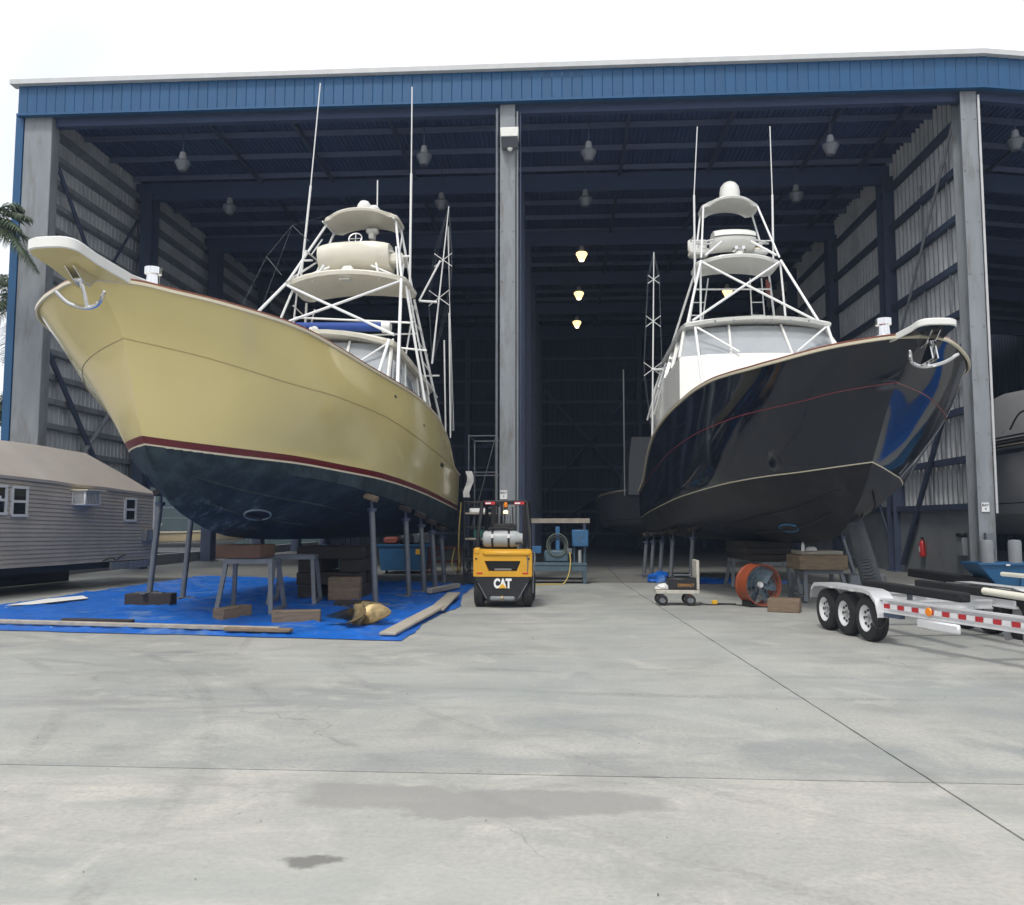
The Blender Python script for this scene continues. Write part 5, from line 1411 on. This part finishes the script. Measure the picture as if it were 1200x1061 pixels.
# ------------------------------------------------------------------ forklift seen from behind
fk = thing('forklift', 'yellow gas forklift seen from behind in the middle aisle', 'forklift', (-1.245, 17.56, 0))
def ringplate(outer, inner, y0, y1, mat, name, parent):
    n = len(outer); mb = MB()
    O0 = [Vector((x,y0,z)) for x, z in outer]; I0 = [Vector((x,y0,z)) for x, z in inner]; O1 = [Vector((x,y1,z)) for x, z in outer]; I1 = [Vector((x,y1,z)) for x, z in inner]
    mb.grid([O1, O0, I0, I1], closed=True)
    return mb.build(name, mat, parent, 30)
o8 = [(-.60,.64),(-.50,.635),(.50,.635),(.60,.64),(.60,1.12),(.56,1.17),(-.56,1.17),(-.60,1.12)]
i8 = [(-.29,.75),(-.28,.745),(.28,.745),(.29,.75),(.37,.945),(.365,.955),(-.365,.955),(-.37,.945)]
cw = ringplate(o8, i8, 0.0, 0.5, m_catyel, 'counterweight', fk)
mb = MB(); mb.cbox((-.595,0.02,1.0),(.595,0.62,1.19),0.04); mb.cbox((-.42,-0.035,1.045),(.595,0.1,1.17),0.045); mb.cbox((-.60,-0.015,1.08),(-.46,0.3,1.22),0.03); mb.build('counterweight_cap', m_catyel, fk)
mb = MB(); mb.box((-.5,0.22,0.66),(.5,0.9,1.0)); mb.build('radiator_recess', m_dark, fk)
for k in range(4): MB().box((-.28,0.2,0.775+0.045*k),(.28,0.218,0.795+0.045*k)).build('radiator_fin', m_dark, fk)
MB().cbox((-.18,0.10,0.752),(.18,0.16,0.80),0.01).build('tow_plate', m_steel, fk)
mb = MB(); mb.prism([(-.58,.63),(.58,.63),(.52,.5),(.36,.2),(.30,.13),(-.30,.13),(-.36,.2),(-.52,.5)], 0.02, 0.5, 'Y'); mb.build('chassis', m_dark, fk)
mb = MB(); mb.cbox((-.26,-0.03,.15),(.26,0.06,.24),0.03); mb.build('bumper', m_steel, fk)
MB().tube((-0.02,-0.05,.2),(0.02,-0.05,.2),0.06,10).build('tow_pin', m_bronze, fk)
for sx in (-1,1): MB().path([(sx*.50,0.015,.5),(sx*.42,0.012,.36),(sx*.33,0.012,.2)], 0.012, 5).build('worn_edge', m_galv, fk)
text('CAT', 0.25, m_whitep, fk, (0.0,-0.0,0.49), (R(90),0,0), bold=0.014, sx=0.72)
MB().prism([(-.085,.405),(.085,.405),(0,.50)], -0.008, -0.004, 'Y').build('logo_triangle', m_yelp, fk)
def wheel(parent, x, y, r, wdt, name='wheel', rim=m_rim, axis='X'):
    w_ = MB(); h = wdt/2
    prof = [(r*.58,-h),(r*.80,-h),(r*.95,-h*.85),(r,-h*.55)] 
    prof += [(r,-h*.2),(r*.97,-h*.18),(r*.97,h*.18),(r,h*.2)]
    prof += [(r,h*.55),(r*.95,h*.85),(r*.80,h),(r*.58,h),(r*.58,-h)]
    w_.lathe(prof, 28, (x,y,r), axis); o = w_.build(name, m_rubber, parent, 30)
    return o
for sx in (-1,1):
    w_ = wheel(fk, sx*.50, 0.36, 0.29, 0.2); MB().lathe([(0,-.06),(.17,-.06),(.17,.06),(0,.06)], 18, (sx*.50,0.36,.29), 'X').build('hub', m_catyel, w_)
    w_ = wheel(fk, sx*.50, 1.75, 0.34, 0.22); MB().lathe([(0,-.07),(.2,-.07),(.2,.07),(0,.07)], 18, (sx*.50,1.75,.34), 'X').build('hub', m_catyel, w_)
mb = MB(); mb.cbox((-.56,0.55,.35),(.56,1.9,.75),0.04); mb.cbox((-.5,0.6,.75),(.5,1.1,1.15),0.04); mb.build('body', m_dark, fk)
tk = MB(); tk.lathe([(0,-.41),(.10,-.41),(.15,-.385),(.172,-.33),(.175,.22),(.16,.31),(.12,.37),(.115,.42),(0,.42)][:9], 24, (-0.02,0.26,1.40), 'X'); tk = tk.build('gas_cylinder', m_tank, fk)
for x in (-.22,.12): MB().lathe([(.176,-.022),(.181,-.022),(.181,.022),(.176,.022)], 24, (x,0.26,1.40), 'X').build('strap', m_dark, tk)
for x in (-.22,.12): MB().cbox((x-.03,0.07,1.42),(x+.03,0.09,1.50),0.005).build('buckle', m_paper, tk)
MB().cbox((.26,0.075,1.285),(.40,0.10,1.335),0.004).build('warning_label', m_dark, tk)
MB().path(bend([(-.36,.26,1.5),(-.28,.2,1.60),(-.05,.2,1.63),(.2,.22,1.60)]), 0.022, 8).build('gas_hose', m_rubber, tk)
for sx in (-1,1):
    MB().path([(sx*.545,0.35,1.15),(sx*.545,0.42,1.5),(sx*.47,0.55,2.16),(sx*.47,1.6,2.2),(sx*.50,2.0,1.1)], 0.042, 8).build('guard_post', m_dark, fk)
mb = MB(); mb.cbox((-.47,0.5,2.15),(.47,0.6,2.21),0.015); mb.build('guard_crossbar', m_dark, fk)
for k in range(6): MB().box((-.40+.155*k,0.6,2.165),(-.36+.155*k,1.6,2.19)).build('guard_slat', m_dark, fk)
for x in (-.30,.32):
    g_ = MB().cbox((x-.11,0.44,2.115),(x+.11,0.49,2.175),0.008).build('tail_lamp', m_redlens, fk)
    MB().box((x-.09,0.436,2.13),(x+.02,0.439,2.16)).build('reflector', m_paper, g_)
bl = MB().lathe([(0,0),(.045,0),(.045,.03),(0,.03)], 12, (0.03,0.52,2.03)).build('beacon', m_dark, fk)
MB().lathe([(.04,0),(.045,.03),(.04,.09),(.02,.11),(0,.11)], 12, (0.03,0.52,2.06)).build('beacon_lens', m_amber, bl)
MB().lathe([(0,0),(.05,.0),(.05,.05),(.02,.07),(0,.07)], 12, (0.03,0.5,1.93)).build('work_light', m_lampon, fk)
mb = MB(); mb.cbox((-.25,.62,1.15),(.25,1.05,1.26),0.04); mb.cbox((-.25,.56,1.2),(.25,.68,1.72),0.05); mb.build('seat', m_rubber, fk)
MB().path([(0.17*math.cos(k*PI/8),1.30+0.05*math.sin(k*PI/8),1.45+0.16*math.sin(k*PI/8)) for k in range(16)], 0.016, 6, closed=True).build('steering_wheel', m_dark, fk)
for sx in (-1,1):
    MB().box((sx*.36-.05,2.05,.1),(sx*.36+.05,2.2,2.25)).build('mast_rail', m_dark, fk)
for z in (.6,1.3,2.15): MB().box((-.31,2.08,z),(.31,2.14,z+.1)).build('mast_crosspiece', m_dark, fk)
for sx in (-1,1):
    MB().path([(sx*.22,2.04,.3),(sx*.22,2.04,2.1)], .018, 6).build('mast_chain', m_steel, fk)
    MB().path(bend([(sx*.1,2.03,.4),(sx*.12,2.0,1.2),(sx*.08,2.02,2.1)]), .014, 6).build('hydraulic_hose', m_rubber, fk)
MB().tube((0,2.06,.2),(0,2.06,1.9),.045,10).build('lift_cylinder', m_steel, fk)
MB().path(bend([(.50,.02,.62),(.52,-.01,.9),(.50,.0,1.1)]), .012, 5).build('scuff_strip', m_galv, fk)
for sx in (-1,1): MB().lathe([(0,-.012),(.022,-.012),(.022,0),(0,0)], 10, (sx*.54,-.002,1.0), 'Y').build('bolt', m_dark, fk)
for sx in (-1,1): MB().cbox((sx*.47-.06,-.01,.69),(sx*.47+.06,.01,.72),.003).build('reflector', m_redlens, fk)
for sx in (-1,1): MB().box((sx*.3-.05,2.25,.06),(sx*.3+.05,3.3,.10)).box((sx*.3-.05,2.215,.06),(sx*.3+.05,2.25,.6)).build('fork', m_dark, fk)
MB().path(bend([(.62,0.1,.30),(.63,0.08,.7),(.66,0.12,1.0),(.645,.3,1.12)]), 0.014, 6).build('filler_pipe', m_galv, fk)

# ------------------------------------------------------------------ machinery and clutter at the middle of the shed
hm = thing('hydraulic_power_unit', 'grey blue hose machine with control box on a steel table', 'machine', (-0.25, 24.4, 0))
MB().cbox((-.9,0,.52),(.92,.75,.60),0.01).cbox((-.9,0.02,.36),(.92,.06,.52),0.005).build('table_top', m_grbl, hm)
for x in (-.84,.80): MB().box((x,0.03,0),(x+.1,.11,.5)).prism([(x+.1 if x < 0 else x,.5),(x+.25 if x < 0 else x-.15,.5),(x+.1 if x < 0 else x,.3)],.04,.08,'Y').build('leg', m_grbl, hm)
for x in (-.84,.80): MB().box((x,0.64,0),(x+.1,.72,.5)).build('leg', m_grbl, hm)
MB().box((-.88,.3,.1),(.9,.7,.14)).build('lower_shelf', m_dark, hm)
ct = MB().cbox((.5,0.1,1.05),(.97,.4,1.53),0.02).build('control_box', m_bluep, hm)
MB().cbox((.52,0.085,1.07),(.95,.1,1.51),0.006).build('box_door', m_bluep, ct)
for x, z in ((.74,1.20),(.70,1.30),(.80,1.34)): MB().lathe([(0,-.02),(.025,-.02),(.025,0),(0,0)], 10, (x,.084,z), 'Y').build('knob', m_galv, ct)
for x in (.56,.85): MB().tube((x,.25,.6),(x,.25,1.06),0.03,8).build('box_post', m_grbl, hm)
for k, (r_, dz) in enumerate(((.30,0),(.27,-.03),(.24,.0),(.21,-.05),(.29,-.07))):
    MB().path([(0.08+r_*math.cos(j*PI/14), .12+.025*k, 1.10+dz+r_*1.05*math.sin(j*PI/14)) for j in range(28)], 0.018, 6, closed=True).build('hose_coil', m_duct if k % 2 else M('green hose', (0.10,0.13,0.10), 0.6), hm)
MB().cbox((0.03,.2,.6),(.15,.3,1.62),0.015).build('hose_post', m_bluep, hm)
MB().cbox((-.3,.15,.6),(.42,.65,.95),0.05).build('motor', m_grbl, hm)
MB().cbox((-.86,.15,.86),(-.38,.5,1.06),0.01).cbox((-.86,.2,.6),(-.8,.45,.86),0.005).build('tool_tray', m_bluep, hm)
MB().cbox((.36,.08,.84),(.5,.16,1.0),0.01).build('socket_box', m_galv, hm)
MB().lathe([(0,.6),(.05,.6),(.05,.95),(0,.96)], 12, (.72,.2,0)).build('filter_can', m_tank, hm)
tag(MB().path(bend([(0.18,24.44,.90),(0.2,24.38,.6),(0.14,24.3,.25),(0.0,24.2,.03),(-.2,24.1,.02),(-.6,24.0,.02),(-.95,23.8,.02)]), 0.018, 6).build('power_cable', m_rope), 'yellow cable hanging from the hose machine onto the floor', 'cable')
bm_ = thing('raised_plank', 'pale beam lying high on posts behind the hose machine', 'beam', (-0.1,25.9,0))
MB().box((-.95,0,1.72),(.90,.12,1.86)).build('beam', m_plank, bm_)
for x in (-.85,.7): MB().box((x,.02,0),(x+.08,.1,1.715)).build('post', m_dsteel, bm_)

def scaffold(label, x, y, wd, dp, h, lifts, group=None, mat=m_dark, boards=True):
    t = thing('scaffold_tower', label, 'scaffold', (x, y, 0), 0, group)
    for i in (0,1):
        for j in (0,1): MB().tube((i*wd,j*dp,0),(i*wd,j*dp,h),0.025,8).build('standard', mat, t)
    for z in lifts:
        for j in (0,1): MB().tube((0,j*dp,z),(wd,j*dp,z),0.02,6).build('ledger', mat, t)
        for i in (0,1): MB().tube((i*wd,0,z),(i*wd,dp,z),0.02,6).build('transom', mat, t)
    MB().tube((0,0,lifts[0]),(wd,0,lifts[-1]),0.016,6).build('brace', mat, t)
    if boards:
        for z in boards: 
            for k in range(3): MB().box((0.03,dp*k/3+.02,z),(wd-.03,dp*(k+1)/3-.02,z+.04)).build('board', m_plank, t)
    return t
scaffold('black scaffold tower with boards between yellow stern and centre column', -2.72, 23.4, 0.92, 1.6, 2.35, (.35,.75,1.25,1.6,1.95,2.3), 'scaffolds beside the yellow stern', boards=(1.27,1.97))
scaffold('tall pale pipe scaffold frame further back by the centre column', -2.95, 26.6, 0.85, 1.8, 4.5, (1.2,2.2,3.3,4.45), 'scaffolds beside the yellow stern', m_galv, boards=None)
for k, (x, z, sz, mt, lb) in enumerate(((-2.5,.03,(.55,.5,.28),m_dark,'black plastic crate low in the scaffold'),(-2.15,.36,(.6,.5,.42),m_grbl,'grey blue box on the lower scaffold lift'),(-2.35,.79,(.5,.4,.3),m_dark,'dark tool case on the middle scaffold lift'),(-2.3,1.31,(.45,.35,.22),m_teal,'teal tub on the scaffold boards'),(-2.4,2.01,(.5,.35,.12),m_paper,'white carton on the top scaffold boards'))):
    lump('crate', lb, 'crate', mt, (x,24.1,z), sz, 0.05*k, 0, 0.02)
tag(MB().path(bend([(-3.14,26.2,2.35),(-3.12,25.6,1.6),(-3.05,24.9,.95),(-3.0,24.7,.35)]), 0.022, 6).path(bend([(-3.14,24.75,1.0),(-3.22,24.7,.6),(-3.12,24.68,.35),(-3.0,24.7,.55),(-3.02,24.72,.95)]), 0.02, 6).build('yellow_hose', m_rope), 'yellow hose hanging from the yellow stern', 'hose')
o = tag(MB().grid([[Vector((-2.98+0.07*math.sin(k*1.1)+0.10*j, 25.9+0.04*math.cos(k*1.9+j), 3.3-0.16*k)) for j in range(3)] for k in range(6)]).build('rag', m_cloth, recalc=False), 'white rag hung on a pole at the yellow stern', 'rag')
tag(MB().tube((-2.9,25.97,0),(-2.86,25.97,3.6),0.02,6).build('pole', m_dsteel), 'thin dark pole with a rag beside the yellow stern', 'pole')
dp = thing('waste_skip', 'blue steel skip with a yellow label behind the boat stands', 'skip', (-5.4,28.75,0))
mb = MB(); mb.grid([[(x*k,y0*k2,z) for x, y0 in ((-.85,0),(.85,0),(.85,1.4),(-.85,1.4))] for k, k2, z in ((.9,1,.12),(1.0,1,.95),(1.0,1,1.0))], closed=True); mb.add([(-.76,0,.12),(.76,0,.12),(.76,1.4,.12),(-.76,1.4,.12)],[(0,1,2,3)]); mb.build('tub', m_dump, dp)
MB().cbox((-.9,-.04,.92),(.9,.03,1.0),0.01).build('rim', m_dump, dp)
MB().box((.42,-.012,.66),(.64,-.004,.84)).build('label_plate', m_yelp, dp)
for x in (-.6,.6): MB().lathe([(0,-.04),(.06,-.04),(.06,.04),(0,.04)], 10, (x,.2,.06), 'X').build('castor', m_rubber, dp)
for k in range(3): lump('scrap', ('rusty','dark','grey')[k]+' scrap lying on top of the blue skip', 'scrap', (m_rustred,m_dark,m_galv)[k], (-5.9+.5*k,29.3,.99), (.5,.5,.25+.08*k), .4*k, 0, .06)
rc = thing('cart', 'rusty red frame cart near the scaffold behind the boat stands', 'cart', (-4.35,27.3,0))
for x in (0,.95):
    for y in (0,.6): MB().box((x,y,0.1),(x+.05,y+.05,.95)).build('leg', m_rustred, rc)
for z in (.45,.9): MB().box((0,0,z),(1.0,.65,z+.05)).build('shelf', m_rustred, rc)
MB().tube((.1,-.02,.5),(.6,-.02,.9),0.03,6).build('brace', m_rustred, rc)
for k, x in enumerate((-7.35,-6.95)):
    boat_stand(('left','right')[k]+' teal boat stand deep under the yellow stern', x+0.2, 25.3+.3*k, YH, inv_y, 0.05, 0.03, m_teal, 'teal stands under the yellow stern')

# ------------------------------------------------------------------ white cart, orange fan, duct
wc = thing('platform_cart', 'beige platform cart with upright handle board left of the orange fan', 'cart', (2.4,18.5,0))
m_cart = M('chipped beige cart paint', (.46,.44,.39), .6, var=.12, vs=6, dirt=(.22,.2,.17), dscale=5, dlo=.55, dhi=.75)
MB().cbox((-.46,-.3,.25),(.44,.3,.33),0.01).build('platform', m_cart, wc)
MB().cbox((.38,-.3,.337),(.44,.3,.95),0.01).build('handle_board', m_cart, wc)
for x, y in ((-.33,-.24),(.25,-.24),(-.33,.24),(.25,.24)):
    w_ = wheel(wc, 0, 0, .115, .07); w_.location = (x,y,0); w_.rotation_euler = (0,0,R(80) if y < 0 else R(90))
    MB().lathe([(0,-.037),(.055,-.037),(.055,.037),(0,.037)], 12, (0,0,.115), 'X').build('hub', m_galv, w_)
    MB().box((x-.03,y-.03,.19),(x+.03,y+.03,.238)).build('fork', m_rustred if x > 0 else m_dsteel, wc)
bx = thing('tool_case', 'black tool case with orange lettering on the beige cart', 'case', (2.52,18.45,.337))
MB().cbox((-.32,-.22,0),(.30,.22,.24),0.02).build('case_body', m_dark, bx)
m_orp = M('orange print', (.33,.16,.04), .5, var=.05)
text('DEWALT', .085, m_orp, bx, (0.04,-.222,.09), (R(90),0,0), bold=.003)
MB().path([(-.18,0,.24),(-.18,0,.29),(.18,0,.29),(.18,0,.24)], .014, 6).build('handle', m_galv, bx)
crumple('rag', 'white rag heaped on the left end of the beige cart', 'rag', m_cloth, (2.09,18.4,.335), (.30,.26,.11), 11)
fn = thing('drum_fan', 'round orange drum fan on the floor under the black boat', 'fan', (4.05,18.25,0), R(22))
rf = .43
mb = MB(); mb.lathe([(rf-.02,0),(rf,-.005),(rf,.03),(rf-.012,.04),(rf-.012,.34),(rf,.35),(rf,.39),(rf-.02,.395),(rf-.03,.34),(rf-.03,.04),(rf-.02,0)], 40, (0,-.2,rf+.02), 'Y'); mb.build('drum', m_orange, fn)
for k in range(6):
    a = k*PI/3; rows = []
    for i in range(5):
        r_ = .07 + .30*i/4; wd = .09 + .04*i/4
        rows.append([Vector((r_*math.cos(a)-s*wd*math.sin(a), -.06+s*.07, rf+.02+r_*math.sin(a)+s*wd*math.cos(a))) for s in (-1,-.33,.33,1)])
    MB().grid(rows).build('blade', m_grbl, fn)
MB().lathe([(0,-.11),(.06,-.11),(.07,-.04),(.07,.1),(0,.1)], 16, (0,0,rf+.02), 'Y').build('hub', m_paper, fn)
for k in range(4): MB().path([(rr*math.cos(j*PI/18),-.195,rf+.02+rr*math.sin(j*PI/18)) for rr in ((.10,.2,.3,.38)[k],) for j in range(36)], .0035, 4, closed=True).build('guard_ring', m_galv, fn)
for k in range(12):
    a = k*PI/6; MB().tube((.06*math.cos(a),-.195,rf+.02+.06*math.sin(a)),((rf-.01)*math.cos(a),-.195,rf+.02+(rf-.01)*math.sin(a)),.003,4).build('guard_spoke', m_galv, fn)
for sx in (-1,1): MB().box((sx*.26-.03,-.16,0),(sx*.26+.03,.16,.12)).build('foot', m_dark, fn)
MB().cbox((-.02,.0,.87),(.12,.14,.90),.005).build('switch', m_dark, fn)
# ribbed duct rising into the thruster of the black bow
pts = bend([(6.2,17.6,.25),(6.1,17.5,.6),(5.9,17.25,1.1),(5.72,17.0,1.5),(5.6,16.85,1.78)], 16)
rad = [(.215 if i % 2 else .165) for i in range(len(pts))]
rad = [r_*lerp(1.0,.68,i/len(pts)) for i, r_ in enumerate(rad)]
tag(MB().path(pts, rad, 18).build('ribbed_duct', m_duct, ang=15), 'ribbed grey duct hose hanging from the black bow', 'hose')
lump('bench_frame', 'pale steel frame low by the wall behind the trailer fender', 'frame', m_steel, (7.0,20.5,0), (.9,.4,.55), R(5), 0, .03)
t = thing('paint_marker', 'small yellow tool on the floor between cart and fan', 'tool', (3.2,18.5,0))
MB().cbox((-.06,-.04,.0),(.05,.04,.10),.01).build('tool_body', m_yelp, t); MB().tube((.05,0,.03),(.45,.05,.02),.012,6).build('tool_shaft', m_dark, t)
tag(MB().path(bend([(2.9,18.6,.015),(3.1,18.4,.015),(3.5,18.5,.015),(4.0,18.0,.015),(4.6,18.0,.015)]), .012, 6).build('cord', m_rubber), 'black cord on the floor below the orange fan', 'cord')
tag(MB().path(bend([(6.1,19.05,1.05),(6.35,19.0,.95),(6.4,19.0,.75),(6.15,19.0,.65)]), .008, 5).build('cord', m_galv), 'thin looped cord hanging from the baulk under the black bow', 'cord')

# ------------------------------------------------------------------ blue skip at the right, trailer
sk = thing('waste_skip', 'blue tapered skip in front of the right column', 'skip', (11.2,23.55,0))
mb = MB(); mb.grid([[(x,y,z) for x, y in q] for q, z in (([(.35,.1),(3.4,.1),(3.4,1.0),(.35,1.0)],.05),([(-.15,0),(3.6,0),(3.6,1.15),(-.15,1.15)],.60),([(-.15,0),(3.6,0),(3.6,1.15),(-.15,1.15)],.66))], closed=True); mb.build('tub', m_dump, sk, 25)
MB().cbox((-.2,-.05,.60),(3.65,.04,.67),.01).build('rim', m_dump, sk)
MB().box((.5,-.06,.595),(.6,-.052,.635)).build('label_plate', m_paper, sk)
for x in (.9,1.9): MB().prism([(x,.05),(x+.1,.05),(x+.06,.5),(x+.02,.5)], .02, .06, 'Y').build('stiffener', m_dump, sk)

bt = thing('boat_trailer', 'empty aluminium boat trailer with three wheels a side', 'trailer', (4.26, 14.29, 0), math.atan2(-.99, .142))
for y, nm in ((.0,0),(2.32,1)):
    for x in (-.10,.58,1.26):
        w_ = wheel(bt, 0, 0, .335, .215); w_.location = (x, y+.11, 0); w_.rotation_euler = (0,0,R(90))
        sg = -1 if nm == 0 else 1
        MB().lathe([(0,sg*.02),(.05,sg*.02),(.06,sg*.05),(.13,sg*.045),(.15,sg*.07),(.195,sg*.10),(.205,sg*.085),(.195,0),(0,0)], 24, (0,0,.335), 'X').build('rim', m_rim, w_)
        for k in range(8):
            a = k*PI/4; MB().lathe([(0,sg*.066),(.02,sg*.066),(.02,sg*.055)], 8, (0,.115*math.cos(a),.335+.115*math.sin(a)), 'X').build('rim_hole', m_dark, w_)
        MB().lathe([(0,sg*.09),(.035,sg*.085),(.045,sg*.04)], 12, (0,0,.335), 'X').build('hub_cap', m_chrome, w_)
    prof = [(-.55,.50),(-.50,.66),(-.38,.745),(-.15,.765),(1.30,.765),(1.48,.735),(1.62,.63),(1.68,.48),(1.685,.40)]
    mb = MB(); mb.grid([[(x,y-.03,z) for x, z in prof],[(x,y+.27,z) for x, z in prof]]); mb.grid([[(x,y-.03,z-.012) for x, z in prof],[(x,y+.27,z-.012) for x, z in prof]], flip=True)
    ys = y-.03 if nm == 0 else y+.27
    mb.grid([[(x,ys,z) for x, z in prof],[(x,ys,z-.055) for x, z in prof]])
    fd = mb.build('fender', m_alu, bt, 30)
    tp = MB()
    for i in range(7):
        for k in range(4):
            yy = y + .0 + .035*i; zz_ = .40+.022*k; tp.tube((1.692,yy,zz_),(1.692,yy+.018,zz_+.013 if (i+k)%2 else zz_-.002),.004,4)
    struct(tp.build('tread_pattern', m_alu, fd), 'stuff')
    for x in (.24,.92): MB().cbox((x-.07,ys-.006,.70),(x+.07,ys+.0,.722),.002).build('marker_lamp', m_winframe, fd)
def beam(name, p, q, hgt, wdt, mat):
    p, q = Vector(p), Vector(q); d = (q-p); L = d.length; mb = MB()
    mb.box((0,-wdt/2,-hgt/2),(L,wdt/2,-hgt/2+.025)); mb.box((0,-wdt/2,hgt/2-.025),(L,wdt/2,hgt/2)); mb.box((0,-.012,-hgt/2+.025),(L,.012,hgt/2-.025))
    o = mb.build(name, mat, bt); o.location = p
    o.rotation_euler = d.to_track_quat('X','Z').to_euler(); return o
rl = beam('frame_rail', (1.5,.06,.565), (6.2,1.25,.50), .2, .09, m_alu)
rr_ = beam('frame_rail', (1.5,2.5,.565), (6.2,1.45,.50), .2, .09, m_alu)
beam('frame_rail', (-.5,.34,.57), (1.48,.34,.57), .2, .09, m_alu); beam('frame_rail', (-.5,2.2,.57), (1.48,2.2,.57), .2, .09, m_alu)
for x in (-.4,1.0): beam('cross_member', (x,.4,.50), (x,2.15,.50), .14, .08, m_alu)
beam('cross_member', (3.3,.55,.50), (3.3,2.08,.50), .14, .08, m_alu)
MB().cbox((6.0,1.24,.42),(6.55,1.46,.60),.02).cbox((6.5,1.27,.46),(6.78,1.43,.58),.05).build('coupler', m_galv, bt)
MB().tube((6.1,1.62,.12),(6.1,1.62,.95),.04,10).tube((6.1,1.45,.5),(6.1,1.62,.5),.03,8).build('jack_post', m_galv, bt)
MB().lathe([(0,-.03),(.09,-.03),(.09,.03),(0,.03)],14,(6.1,1.62,.09),'Y').build('jack_wheel', m_rubber, bt)
for k in range(18):
    u = .20 + .26*k
    if u > 4.7: break
    MB().box((u,-.052,-.035),(u+.115,-.0485,.03)).build('reflective_tape', m_redtape, rl)
    MB().box((u+.125,-.052,-.035),(u+.25,-.0485,.03)).build('reflective_tape', m_wtape, rl)
MB().lathe([(0,-.02),(.05,-.015),(.06,.0),(0,.0)], 14, (1.02,-.055,0.0), 'Y').build('side_marker', m_amber, rl)
MB().cbox((.85,-.11,-.23),(1.55,-.05,-.105),.02).build('step_bracket', m_alu, rl)
for x in (2.2,2.45): MB().box((x,-.08,-.2),(x+.05,-.03,-.1)).build('bracket', m_galv, rl)
MB().path(bend([(-.1,-.02,-.12),(0.0,-.06,-.30),(.14,-.06,-.33),(.24,-.03,-.2),(.26,0,-.1)]), .009, 6).build('brake_cable', m_dark, rl)
MB().box((-.1,-.04,-.16),(.5,.04,-.10)).build('axle_mount', m_dsteel, rl)
for y in (.85,1.75):
    MB().cbox((-.3,y-.08,.66),(2.4,y+.08,.79),.02).build('bunk', m_carpet, bt)
    for x in (0,1.0): MB().box((x-.03,y-.03,.55),(x+.03,y+.03,.66)).build('bunk_bracket', m_galv, bt)
for x, y in ((2.0,2.32),(2.9,2.12)): MB().box((x-.05,y-.03,.5),(x+.05,y+.03,1.02)).build('upright', m_galv, bt)
MB().tube((2.2,1.25,.80),(5.2,1.6,.70),.05,14).build('guide_tube', m_pvc, bt)
MB().tube((3.2,2.4,.95),(0.6,2.62,.93),.035,10).build('guide_tube', m_pvc, bt)
for k in range(5):
    lump('timber_baulk', ('lowest','second lowest','middle','second highest','topmost')[k] + ' dark beam of the pile between the trailer and low grey wall', 'beam', m_dwood, (9.3+.25*(k%2),16.6+.32*(k%3)-.1*k,.16*(k//2)), (4.6-.3*k,.30,.155), R(-4+2*k), 0, .015, 'dark beams piled behind the trailer')
lump('low_barrier', 'long black rubber kerb along the foot of the low grey wall', 'kerb', m_carpet, (11.3,26.2,0), (.35,4.8,.25), R(0), 0, .03)
# leaves and bits of litter on the yard
mb = MB(); rnd = random.Random(4)
for k in range(46):
    x, y = rnd.uniform(-5,6), rnd.uniform(3.4,12); a = rnd.random()*6; l = rnd.uniform(.005,.014)
    c, s_ = math.cos(a)*l, math.sin(a)*l
    mb.add([(x-c,y-s_,.003),(x+s_*.4,y-c*.4,.012),(x+c,y+s_,.004),(x-s_*.4,y+c*.4,.008)], [(0,1,2,3)])
o = mb.build('leaf_litter', m_dwood, recalc=False); o['kind'] = 'stuff'
# ------------------------------------------------------------------ humid air
hz = MB().box((-420, -620, -1.05), (420, 420, 17.0)).build('haze', [])
hz['kind'] = 'stuff'
hm_ = bpy.data.materials.new('humid air'); hm_.use_nodes = True
ht = hm_.node_tree; ht.nodes.remove(ht.nodes['Principled BSDF'])
hv = ht.nodes.new('ShaderNodeVolumePrincipled'); hv.inputs['Density'].default_value = 0.0008; hv.inputs['Color'].default_value = (0.55, 0.72, 1.0, 1)
ht.links.new(hv.outputs[0], ht.nodes['Material Output'].inputs['Volume'])
hz.data.materials.clear(); hz.data.materials.append(hm_)
